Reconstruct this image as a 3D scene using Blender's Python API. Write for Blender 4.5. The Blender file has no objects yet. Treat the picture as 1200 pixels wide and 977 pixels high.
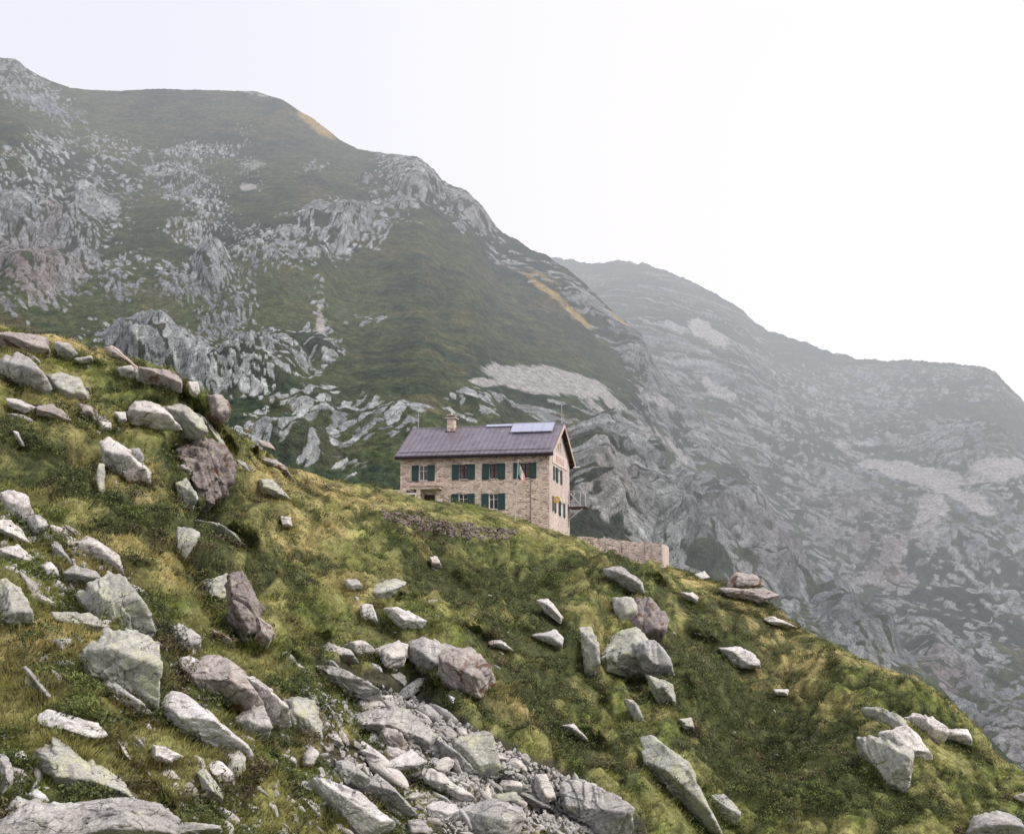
import bpy, math, random, time
import numpy as np
from mathutils import Vector, Matrix
from mathutils.bvhtree import BVHTree
random.seed(7); RNG = np.random.default_rng(11)
T00 = time.time()
sc = bpy.context.scene
COL = sc.collection

# ------------------------------------------------------------------ camera
FPX = 1700.0; CX, CY = 600.0, 488.5
TH = math.atan(254.5/FPX); cT, sT = math.cos(TH), math.sin(TH)
cam_d = bpy.data.cameras.new('camera'); cam = bpy.data.objects.new('camera', cam_d); COL.objects.link(cam)
cam_d.sensor_width = 36; cam_d.lens = 36*FPX/1200; cam_d.clip_end = 6000; cam_d.clip_start = .5
cam.rotation_euler = (math.pi/2+TH, 0, 0); sc.camera = cam

def ray(px, py):
    u = (np.asarray(px, float)-CX)/FPX; v = -(np.asarray(py, float)-CY)/FPX
    return np.stack([u+0*v, cT-v*sT+0*u, sT+v*cT+0*u], -1)
def pt(px, py, D):
    return ray(px, py)*np.asarray(D, float)[..., None]
def proj(P):
    d = P[..., 1]*cT+P[..., 2]*sT
    v = (-P[..., 1]*sT+P[..., 2]*cT)/d; u = P[..., 0]/d
    return u*FPX+CX, CY-v*FPX, d

# ------------------------------------------------------------------ noise (numpy)
PERM = np.random.default_rng(3).permutation(256).astype(np.int64)
GR = np.random.default_rng(4).normal(size=(256, 3)); GR /= np.linalg.norm(GR, axis=1)[:, None]
def _h(i, j, k): return PERM[(PERM[(PERM[i & 255]+j) & 255]+k) & 255]
def perlin(P):
    P = np.asarray(P, float); I = np.floor(P).astype(np.int64); F = P-I; U = F*F*F*(F*(F*6-15)+10)
    out = 0
    for dx in (0, 1):
        for dy in (0, 1):
            for dz in (0, 1):
                g = GR[_h(I[..., 0]+dx, I[..., 1]+dy, I[..., 2]+dz)]
                d = g[..., 0]*(F[..., 0]-dx)+g[..., 1]*(F[..., 1]-dy)+g[..., 2]*(F[..., 2]-dz)
                w = (U[..., 0] if dx else 1-U[..., 0])*(U[..., 1] if dy else 1-U[..., 1])*(U[..., 2] if dz else 1-U[..., 2])
                out = out+d*w
    return out*1.6
def fbm(P, s, o=4, g=.5, off=0., ridged=False):
    Q = np.asarray(P)/s+off; a = 1; t = 0; n = 0
    for _ in range(o):
        v = perlin(Q)
        if ridged: v = 1-2*np.abs(v)
        t = t+a*v; n += a; a *= g; Q = Q*2.03+17.1
    return t/n
def sstep(a, b, x):
    t = np.clip((x-a)/(b-a), 0, 1); return t*t*(3-2*t)
def hsh(i, j, k):
    v = np.sin(i*127.1+j*311.7+k*74.7)*43758.5453
    return v-np.floor(v)
def voronoi(a, b, seed=0):
    ia, ib = np.floor(a), np.floor(b)
    F1 = np.full(a.shape, 9.); F2 = F1.copy(); id1 = np.zeros(a.shape); oa = np.zeros(a.shape); ob = oa.copy()
    for da in (-1, 0, 1):
        for db in (-1, 0, 1):
            ca, cb = ia+da, ib+db
            xa = ca+.15+.7*hsh(ca, cb, seed)-a; xb = cb+.15+.7*hsh(ca, cb, seed+5)-b
            d = np.sqrt(xa*xa+xb*xb)
            near = d < F1
            F2 = np.where(near, F1, np.minimum(F2, d)); F1 = np.where(near, d, F1)
            id1 = np.where(near, hsh(ca, cb, seed+9), id1); oa = np.where(near, -xa, oa); ob = np.where(near, -xb, ob)
    return F1, F2, id1, oa, ob
def vor3(P, seed=0):
    I = np.floor(P); F1 = np.full(P.shape[:-1], 9.); F2 = F1.copy(); idd = np.zeros(F1.shape); tl = np.zeros(F1.shape)
    for a in (-1, 0, 1):
        for b in (-1, 0, 1):
            for c in (-1, 0, 1):
                C = I+np.array([a, b, c]); h = [hsh(C[..., 0]+seed, C[..., 1]+k*7.3, C[..., 2]) for k in range(4)]
                v0 = C[..., 0]+.1+.8*h[0]-P[..., 0]; v1 = C[..., 1]+.1+.8*h[1]-P[..., 1]; v2 = C[..., 2]+.1+.8*h[2]-P[..., 2]; d = np.sqrt(v0**2+v1**2+v2**2)
                near = d < F1; F2 = np.where(near, F1, np.minimum(F2, d)); F1 = np.where(near, d, F1); idd = np.where(near, h[3], idd); tl = np.where(near, (h[0]*2-1)*v1+(h[1]*2-1)*v2+(h[2]*2-1)*v0, tl)
    return F1, F2, idd, tl
def blobs(px, py, L):
    t = np.zeros(px.shape)
    for (x, y, rx, ry, ang, w) in L:
        c, s = math.cos(math.radians(ang)), math.sin(math.radians(ang))
        dx, dy = px-x, py-y
        e = ((dx*c-dy*s)/rx)**2+((dx*s+dy*c)/ry)**2
        t = np.maximum(t, w*np.exp(-e**1.5*.9)) if w > 0 else t+w*np.exp(-e**1.5*.9)
    return t
def lerp3(a, b, t): return a*(1-t[..., None])+b*t[..., None]
def rgb(*c): return np.array(c, float)

# ------------------------------------------------------------------ object helpers
def link(o, parent=None):
    COL.objects.link(o)
    if parent is not None: o.parent = parent
    return o
def tag(o, label=None, cat=None, group=None, kind=None):
    if label: o['label'] = label
    if cat: o['category'] = cat
    if group: o['group'] = group
    if kind: o['kind'] = kind
    return o
def np_mesh(name, V, F, mat, cols=None, smooth=True):
    V = np.ascontiguousarray(V.reshape(-1, 3), dtype=np.float32); F = np.ascontiguousarray(F, dtype=np.int32); k = F.shape[1]
    me = bpy.data.meshes.new(name)
    me.vertices.add(len(V)); me.vertices.foreach_set('co', V.ravel())
    me.loops.add(F.size); me.loops.foreach_set('vertex_index', F.ravel())
    me.polygons.add(len(F)); me.polygons.foreach_set('loop_start', np.arange(0, F.size, k, dtype=np.int32))
    me.polygons.foreach_set('use_smooth', np.full(len(F), smooth))
    me.update(calc_edges=True)
    if cols is not None:
        at = me.color_attributes.new('tint', 'FLOAT_COLOR', 'POINT')
        c = np.ones((len(V), 4), np.float32); c[:, :3] = cols.reshape(-1, 3); at.data.foreach_set('color', c.ravel())
    me.materials.append(mat)
    return me
def grid_faces(ny, nx):
    i = np.arange(ny*nx).reshape(ny, nx)
    return np.stack([i[1:, :-1], i[1:, 1:], i[:-1, 1:], i[:-1, :-1]], -1).reshape(-1, 4)
def grid_normals(P):
    du = np.gradient(P, axis=1); dv = np.gradient(P, axis=0)
    n = np.cross(dv, du); n /= np.linalg.norm(n, axis=-1)[..., None]+1e-9
    flip = np.sum(n*P, -1) > 0
    n[flip] *= -1
    return n

# ------------------------------------------------------------------ materials
class NT:
    def __init__(s, name):
        s.m = bpy.data.materials.new(name); s.m.use_nodes = True; s.t = s.m.node_tree; s.n = s.t.nodes; s.n.clear()
        s.out = s.n.new('ShaderNodeOutputMaterial')
    def add(s, typ, **kw):
        n = s.n.new(typ)
        for k, v in kw.items():
            if k.startswith('i_'):
                key = k[2:].replace('_', ' ')
                n.inputs[key].default_value = v
            else: setattr(n, k, v)
        return n
    def l(s, a, b): s.t.links.new(a, b)
    def mix(s, fac, a, b, mode='MIX'):
        n = s.n.new('ShaderNodeMix'); n.data_type = 'RGBA'; n.blend_type = mode
        for sock, v in ((n.inputs[0], fac), (n.inputs[6], a), (n.inputs[7], b)):
            if hasattr(v, 'links'): s.l(v, sock)
            elif isinstance(v, (int, float)): sock.default_value = v
            else: sock.default_value = (*v, 1)
        return n.outputs[2]
    def noise(s, vec, scale, detail=4, rough=.55, dist=0):
        n = s.add('ShaderNodeTexNoise'); n.inputs['Scale'].default_value = scale; n.inputs['Detail'].default_value = detail
        n.inputs['Roughness'].default_value = rough; n.inputs['Distortion'].default_value = dist
        if vec is not None: s.l(vec, n.inputs['Vector'])
        return n.outputs['Fac']
    def ramp(s, f, a, b, inv=False):
        n = s.add('ShaderNodeMapRange'); n.interpolation_type = 'SMOOTHSTEP'; s.l(f, n.inputs['Value'])
        n.inputs['From Min'].default_value = a; n.inputs['From Max'].default_value = b
        if inv: n.inputs['To Min'].default_value = 1; n.inputs['To Max'].default_value = 0
        return n.outputs['Result']
    def mapping(s, vec, scale=(1, 1, 1), rot=(0, 0, 0)):
        n = s.add('ShaderNodeMapping'); n.inputs['Scale'].default_value = scale; n.inputs['Rotation'].default_value = rot
        s.l(vec, n.inputs['Vector']); return n.outputs['Vector']
    def finish(s, color, rough=.9, bump=None, bstr=.5, bdist=.1, spec=.2, metal=0):
        p = s.add('ShaderNodeBsdfPrincipled')
        p.inputs['Roughness'].default_value = rough; p.inputs['Metallic'].default_value = metal
        p.inputs['Specular IOR Level'].default_value = spec
        if hasattr(color, 'links'): s.l(color, p.inputs['Base Color'])
        else: p.inputs['Base Color'].default_value = (*color, 1)
        if bump is not None:
            b = s.add('ShaderNodeBump'); b.inputs['Strength'].default_value = bstr; b.inputs['Distance'].default_value = bdist
            s.l(bump, b.inputs['Height']); s.l(b.outputs['Normal'], p.inputs['Normal'])
        s.l(p.outputs[0], s.out.inputs[0]); return s.m

def mat_terrain(name, s1, s2, bd, amp=.5):
    m = NT(name); g = m.add('ShaderNodeNewGeometry').outputs['Position']
    a = m.add('ShaderNodeVertexColor', layer_name='tint').outputs['Color']
    n1 = m.noise(g, s1, 6, .65); n2 = m.noise(g, s2, 4, .6)
    c = m.mix(1.0, a, m.mix(m.ramp(n1, .3, .7), (1-amp,)*3, (1+amp,)*3), 'MULTIPLY')
    c = m.mix(1.0, c, m.mix(m.ramp(n2, .3, .7), (.72,)*3, (1.28, 1.26, 1.2)), 'MULTIPLY')
    h = m.add('ShaderNodeMath', operation='ADD'); m.l(n1, h.inputs[0]); m.l(n2, h.inputs[1])
    return m.finish(c, .95, h.outputs[0], .7, bd, .1)
M_MOUNT = mat_terrain('mountain_surface', .55, 1.9, 1.2, .35)
M_HILL = mat_terrain('meadow_soil', 1.3, 7., .15, .45)

def mat_leaf(name, trans=.35):
    m = NT(name); a = m.add('ShaderNodeVertexColor', layer_name='tint').outputs['Color']
    d = m.add('ShaderNodeBsdfDiffuse'); t = m.add('ShaderNodeBsdfTranslucent'); x = m.add('ShaderNodeMixShader'); x.inputs[0].default_value = trans
    m.l(a, d.inputs[0]); m.l(a, t.inputs[0]); m.l(d.outputs[0], x.inputs[1]); m.l(t.outputs[0], x.inputs[2]); m.l(x.outputs[0], m.out.inputs[0])
    return m.m
M_GRASS = mat_leaf('grass_blades'); M_LEAF = mat_leaf('shrub_leaves', .2)

def mat_rock(name, base, dark, lich, lichamt, brown=0.0, sc_=1.0):
    m = NT(name); tc = m.add('ShaderNodeTexCoord').outputs['Object']
    oi = m.add('ShaderNodeObjectInfo')
    off = m.add('ShaderNodeVectorMath', operation='SCALE'); m.l(oi.outputs['Location'], off.inputs[0]); off.inputs['Scale'].default_value = .73
    ad = m.add('ShaderNodeVectorMath', operation='ADD'); m.l(tc, ad.inputs[0]); m.l(off.outputs[0], ad.inputs[1]); v = ad.outputs[0]
    big = m.noise(v, .6*sc_, 5, .6); mid = m.noise(v, 2.6*sc_, 6, .7, .4); fine = m.noise(v, 14*sc_, 5, .75)
    st = m.mapping(v, (.5, 4.5, 1.6), (.1, .25, .1)); strata = m.noise(st, 1.5*sc_, 6, .65, .6)
    col = m.mix(m.ramp(big, .36, .64), [c*.8 for c in base], [c*1.12 for c in base])
    col = m.mix(m.ramp(mid, .42, .68), col, dark)
    col = m.mix(m.ramp(strata, .42, .34), col, [c*.62 for c in dark])
    ln = m.ramp(m.noise(v, 1.1*sc_, 5, .7, .3), .62-lichamt*.25, .72-lichamt*.2)
    col = m.mix(ln, col, lich)
    if brown: col = m.mix(m.ramp(m.noise(v, .9*sc_, 3, .6, .5), .6-brown*.2, .7-brown*.2), col, (.16, .10, .075))
    col = m.mix(1.0, col, m.mix(m.ramp(fine, .25, .75), (.66, .66, .68), (1.3, 1.29, 1.27)), 'MULTIPLY')
    vo = m.add('ShaderNodeTexVoronoi', feature='DISTANCE_TO_EDGE'); vo.inputs['Scale'].default_value = .75*sc_
    wv = m.add('ShaderNodeVectorMath', operation='SCALE'); nn = m.add('ShaderNodeTexNoise'); nn.inputs['Scale'].default_value = 1.5; m.l(v, nn.inputs['Vector'])
    m.l(nn.outputs['Color'], wv.inputs[0]); wv.inputs['Scale'].default_value = .9
    a2 = m.add('ShaderNodeVectorMath', operation='ADD'); m.l(m.mapping(v, (1, 1.9, .8), (.4, .2, .5)), a2.inputs[0]); m.l(wv.outputs[0], a2.inputs[1]); m.l(a2.outputs[0], vo.inputs['Vector'])
    crack = m.ramp(vo.outputs['Distance'], .0, .016, True)
    ck = m.add('ShaderNodeMath', operation='MULTIPLY'); m.l(crack, ck.inputs[0]); m.l(m.ramp(m.noise(v, .9*sc_, 3, .5), .5, .62), ck.inputs[1])
    col = m.mix(ck.outputs[0], col, (.06, .055, .055))
    h = m.add('ShaderNodeMath', operation='MULTIPLY_ADD'); m.l(strata, h.inputs[0]); h.inputs[1].default_value = .9; m.l(mid, h.inputs[2])
    h2 = m.add('ShaderNodeMath', operation='MULTIPLY_ADD'); m.l(fine, h2.inputs[0]); h2.inputs[1].default_value = .25; m.l(h.outputs[0], h2.inputs[2])
    h3 = m.add('ShaderNodeMath', operation='MULTIPLY_ADD'); m.l(ck.outputs[0], h3.inputs[0]); h3.inputs[1].default_value = -.8; m.l(h2.outputs[0], h3.inputs[2])
    return m.finish(col, .9, h3.outputs[0], .75, .16, .25)
ROCK = {
 'p': mat_rock('pale_granite', (.66, .64, .62), (.44, .42, .42), (.52, .52, .40), .12),
 'g': mat_rock('grey_gneiss', (.46, .455, .45), (.28, .275, .28), (.46, .47, .37), .15),
 'l': mat_rock('lichened_rock', (.46, .465, .43), (.31, .315, .29), (.46, .475, .36), .5),
 'b': mat_rock('brown_rock', (.42, .385, .37), (.29, .26, .25), (.46, .44, .36), .1, .2),
 'd': mat_rock('dark_crag_rock', (.31, .275, .27), (.16, .14, .145), (.38, .37, .30), .3, .12, 1.6),
 'u': mat_rock('rubble_stone', (.25, .215, .195), (.15, .125, .115), (.30, .27, .22), .1, .2, 2.),
 'w': mat_rock('white_streaked_rock', (.64, .635, .64), (.50, .485, .50), (.60, .59, .50), .0)}

# ------------------------------------------------------------------ terrain sheets
def curve(pts):
    a = np.array(pts, float); return lambda x: np.interp(x, a[:, 0], a[:, 1])
def sheet(px, crest, Dc, bot, Db, ny, tpow=1.0, back=None, smooth=True):
    t = np.linspace(0, 1, ny)**tpow
    PX = np.broadcast_to(px, (ny, len(px))); c = crest(px); b = bot(px)
    PY = c+(b-c)*t[:, None]; inv = (1/Dc(px))*(1-t[:, None])+(1/Db(px))*t[:, None]
    return PX, PY, t, pt(PX, PY, 1/inv)

# ---- foreground hillside
FG_C = [(-300, 330), (0, 387), (60, 397), (120, 410), (170, 427), (215, 444), (240, 470), (258, 500), (300, 522), (330, 545), (380, 561), (440, 573), (466, 579), (500, 590), (545, 593), (575, 600), (605, 608), (640, 623), (671, 630), (690, 640), (715, 652), (745, 662), (790, 668), (840, 682), (900, 706), (940, 735), (1000, 768), (1050, 790), (1085, 806), (1120, 832), (1142, 852), (1165, 886), (1200, 907), (1300, 985), (1400, 1060)]
FG_D = [(-300, 80), (0, 86), (200, 92), (258, 96), (330, 106), (440, 118), (560, 121), (680, 122), (790, 127), (900, 122), (1000, 113), (1200, 98), (1400, 92)]
FG_B = [(-300, 1060), (1000, 1060), (1200, 1090), (1400, 1170)]
FG_BD = [(-300, 34), (0, 38), (300, 43), (600, 54), (900, 70), (1200, 71), (1400, 68)]
fc = curve(FG_C); px = np.arange(-110, 1331, 2.0)
kk = np.ones(5)/5
fcs = lambda x: np.mean([fc(x+d) for d in (-6, -3, 0, 3, 6)], axis=0)
NYF = 380
PX, PY, tF, PF = sheet(px, fcs, curve(FG_D), curve(FG_B), curve(FG_BD), NYF)
NF = grid_normals(PF); NF = NF*.55+np.array([0, 0, .6]); NF /= np.linalg.norm(NF, axis=-1)[..., None]
wC = .22+.78*sstep(0, .12, tF)[:, None]
rot = np.array([[.82, 0, .57], [0, 1, 0], [-.57, 0, .82]])
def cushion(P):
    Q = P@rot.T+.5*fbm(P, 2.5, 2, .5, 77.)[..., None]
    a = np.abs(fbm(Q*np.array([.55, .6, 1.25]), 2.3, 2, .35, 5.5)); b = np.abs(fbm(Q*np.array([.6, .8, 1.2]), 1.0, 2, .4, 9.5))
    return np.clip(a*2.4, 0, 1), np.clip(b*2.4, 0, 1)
def fg_relief(P):
    Q = P@rot.T; ca, cb_ = cushion(P)
    r = 2.0*fbm(Q*np.array([.45, .5, 1.2]), 7, 4, .5, 3.3)+1.35*fbm(Q*np.array([.6, .8, 1]), 3.2, 4, .55, 9.1)
    r += .85*np.sqrt(ca+.02)+.28*np.sqrt(cb_+.02)+.45*fbm(Q*np.array([.5, 1, 1.6]), 1.9, 2, .5, 5.)
    return r
reliefF = fg_relief(PF)
# real hollows and knolls of the hillside
HOL = [(230, 590, 60, 45, -30, 1.0), (110, 560, 60, 26, -30, .7), (265, 690, 40, 60, 0, .8), (560, 690, 90, 30, -20, .5), (450, 815, 60, 26, -15, .7),
       (880, 850, 60, 120, -30, .9), (690, 800, 50, 80, -30, .6), (740, 800, 30, 60, -30, .6), (610, 790, 60, 30, -30, .5)]
KNO = [(200, 490, 70, 30, -30, .8), (730, 720, 55, 60, -60, 1.0), (300, 760, 60, 40, -35, .6), (1050, 860, 70, 45, -30, .8), (60, 820, 90, 60, -30, .5), (520, 760, 60, 30, -15, .5), (280, 640, 25, 35, -30, .6)]
reliefF = reliefF-2.6*blobs(PX, PY, HOL)+2.2*blobs(PX, PY, KNO)
PF2 = PF+NF*(reliefF*wC)[..., None]
# vegetation colours over the hillside, with crease shade painted in
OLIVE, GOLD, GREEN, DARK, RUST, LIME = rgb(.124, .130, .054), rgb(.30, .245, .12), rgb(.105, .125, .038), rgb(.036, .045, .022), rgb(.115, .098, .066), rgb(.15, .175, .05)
SCR_M = np.zeros((1200, 1500))
_yy, _xx = np.mgrid[0:1200, 0:1500]; _xx = _xx-100
SCR_M = sstep(.35, .55, blobs(_xx.astype(float), _yy.astype(float), [(400, 790, 50, 16, -30, .75), (420, 905, 60, 40, -40, .72), (470, 825, 66, 30, -35, 1.), (540, 880, 90, 40, -32, 1.), (630, 930, 100, 42, -28, 1.), (700, 965, 70, 40, -30, 1.), (560, 960, 70, 36, 0, .9), (480, 860, 50, 30, -30, .7)])+.42*fbm(np.stack([_xx, _yy, 0*_xx], -1), 30, 4, .6, 3.))
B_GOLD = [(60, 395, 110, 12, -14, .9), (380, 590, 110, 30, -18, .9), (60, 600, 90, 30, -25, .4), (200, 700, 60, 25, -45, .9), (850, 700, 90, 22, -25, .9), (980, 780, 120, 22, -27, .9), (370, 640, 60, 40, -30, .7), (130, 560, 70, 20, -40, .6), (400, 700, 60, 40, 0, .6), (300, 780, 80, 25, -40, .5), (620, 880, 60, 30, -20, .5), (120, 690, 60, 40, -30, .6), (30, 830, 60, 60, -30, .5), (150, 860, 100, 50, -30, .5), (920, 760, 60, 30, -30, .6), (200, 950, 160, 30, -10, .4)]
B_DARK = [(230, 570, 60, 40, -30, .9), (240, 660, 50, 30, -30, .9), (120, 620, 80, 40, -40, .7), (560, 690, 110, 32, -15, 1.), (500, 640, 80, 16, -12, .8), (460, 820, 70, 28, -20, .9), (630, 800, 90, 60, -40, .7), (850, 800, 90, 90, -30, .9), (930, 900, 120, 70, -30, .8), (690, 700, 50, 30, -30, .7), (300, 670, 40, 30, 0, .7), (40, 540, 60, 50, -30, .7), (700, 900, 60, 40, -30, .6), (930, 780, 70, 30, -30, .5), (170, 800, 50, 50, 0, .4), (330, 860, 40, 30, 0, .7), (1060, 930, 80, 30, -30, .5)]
B_LIME = [(50, 430, 60, 12, -22, 1.), (600, 640, 60, 16, -10, .9), (640, 860, 40, 18, -30, .6), (420, 620, 60, 14, -20, .6), (50, 680, 60, 30, -30, .7), (1080, 900, 60, 25, -30, .5), (350, 740, 60, 20, -30, .3), (790, 672, 20, 6, -10, .8)]
B_RUST = [(250, 560, 40, 30, 0, .6), (150, 590, 40, 30, -30, .6), (920, 860, 50, 40, -30, .7), (70, 470, 60, 14, -25, .7), (120, 740, 50, 40, -30, .7), (760, 760, 60, 40, -40, .5), (470, 625, 60, 12, -12, .7), (330, 880, 60, 40, 0, .5), (1000, 820, 50, 20, -20, .5), (210, 770, 40, 30, -30, .6), (540, 850, 50, 30, -20, .4)]
def veg(P, px_, py_, P0=None):
    ca, cb_ = cushion(P if P0 is None else P0)
    n1 = fbm(P, 6, 4, .55, 4.2); n2 = fbm(P, 3.2, 4, .55, 8.8); n3 = fbm(P, 1.3, 3, .6, 2.2); n4 = fbm(P, 9, 3, .5, 6.1)
    c = lerp3(np.broadcast_to(OLIVE, P.shape), GREEN, sstep(-.2, .25, n2))
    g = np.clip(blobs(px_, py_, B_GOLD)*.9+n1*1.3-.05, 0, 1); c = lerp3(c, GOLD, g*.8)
    r = np.clip(blobs(px_, py_, B_RUST)*.8+n4*1.2+n3*.5-.25, 0, 1); c = lerp3(c, RUST, r*.7)
    l = np.clip(blobs(px_, py_, B_LIME)+n3*.8-.2, 0, 1); c = lerp3(c, LIME, l*.8)
    n5 = fbm(P, .9, 2, .6, 12.); c = c*(.62+.5*np.sqrt(ca)+.18*np.sqrt(cb_))[..., None]  # cushion tops paler, creases darker: shade painted into the turf colour
    d = sstep(.15, .70, np.clip(blobs(px_, py_, B_DARK)*.92+n2*1.2+n3*.9+n5*.6+.24-.55*(np.sqrt(ca)-.5), 0, 1)); c = lerp3(c, DARK, d*.85)  # heath mask, raised in the creases so their painted shade deepens
    c = c*(1.8+.9*n3)[..., None]
    X_, Y_, D_ = proj(P); sm_ = SCR_M[np.clip(Y_.astype(int), 0, 1199), np.clip(X_.astype(int)+100, 0, 1499)]; c = lerp3(c, rgb(.085, .08, .07), sm_*.85); d = d*(1-sm_)
    return c, d
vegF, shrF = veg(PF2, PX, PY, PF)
# land behind the crest: a terrace by the hut, then falling away; and in front down to the viewer
ex = curve([(-300, 0), (400, 0), (450, 15), (690, 15), (800, 9), (860, 0), (1400, 0)])(px)
def full_hill():
    rowsB = []; top = PF2[0]; hd = top[:, :2]/np.linalg.norm(top[:, :2], axis=1)[:, None]
    for k, d in enumerate([1.2, 3, 6, 10, 14, 20, 30, 45, 70, 110, 160]):
        q = top.copy(); q[:, :2] += hd*d; fall = np.maximum(d-ex, 0); q[:, 2] -= fall*.42+np.minimum(fall, 2)*.1+.02*d
        rowsB.append(q)
    rowsF = []; bt = PF2[-1]
    for k, f in enumerate([.9, .75, .55, .3, .05, -.4]):
        q = bt.copy(); q[:, 0] *= max(f, .3)+.1; q[:, 1] *= f; q[:, 2] = -1.7+(bt[:, 2]+1.7)*sstep(-.2, 1, np.array(f)); rowsF.append(q)
    FULL = np.concatenate([np.array(rowsB[::-1]), PF2, np.array(rowsF)], 0); F = grid_faces(*FULL.shape[:2])
    return FULL, F, BVHTree.FromPolygons([Vector(v) for v in FULL.reshape(-1, 3).tolist()], F.tolist()), len(rowsB), len(rowsF)
FULL, fFG, BV, nB_, nF_ = full_hill()
def hit(px_, py_):
    r = ray(px_, py_); r = Vector(r.tolist()); loc, n, i, d = BV.ray_cast(Vector((0, 0, 0)), r.normalized())
    return (np.array(loc), np.array(n)) if loc is not None else (None, None)
def camD(P): return P[1]*cT+P[2]*sT
def ground_z(x, y):
    loc, n, i, d = BV.ray_cast(Vector((x, y, 200)), Vector((0, 0, -1))); return loc.z if loc is not None else 0
print('hill', time.time()-T00)

# ------------------------------------------------------------------ mountains
M1_C = [(-200, 30), (-50, 62), (0, 68), (20, 70), (32, 82), (60, 95), (85, 103), (130, 106), (190, 103), (300, 106), (330, 115), (345, 125), (370, 140), (400, 165), (420, 175), (455, 181), (490, 184), (505, 196), (520, 213), (545, 224), (565, 243), (585, 270), (610, 285), (640, 300), (670, 318), (700, 347), (725, 372), (745, 385), (757, 402), (770, 432), (790, 452), (840, 505), (900, 575), (960, 645), (1020, 715), (1100, 805), (1250, 960)]
M1_D = [(-200, 640), (0, 620), (130, 640), (300, 650), (480, 600), (585, 575), (640, 560), (757, 545), (800, 610), (840, 590), (900, 540), (1020, 418), (1100, 350), (1250, 290)]
M2_C = [(450, 330), (600, 314), (640, 300), (655, 303), (690, 309), (720, 305), (750, 309), (775, 314), (800, 326), (830, 341), (850, 351), (870, 363), (882, 377), (900, 388), (940, 401), (975, 413), (1010, 421), (1050, 423), (1080, 424), (1120, 428), (1150, 431), (1165, 435), (1173, 446), (1187, 460), (1200, 473), (1300, 545), (1400, 610)]
M2_D = [(450, 980), (640, 950), (757, 900), (880, 850), (1010, 820), (1160, 770), (1300, 720), (1400, 700)]
def gaussH(H): return .5*H+.125*(np.roll(H, 1, 0)+np.roll(H, -1, 0)+np.roll(H, 1, 1)+np.roll(H, -1, 1))
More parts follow.
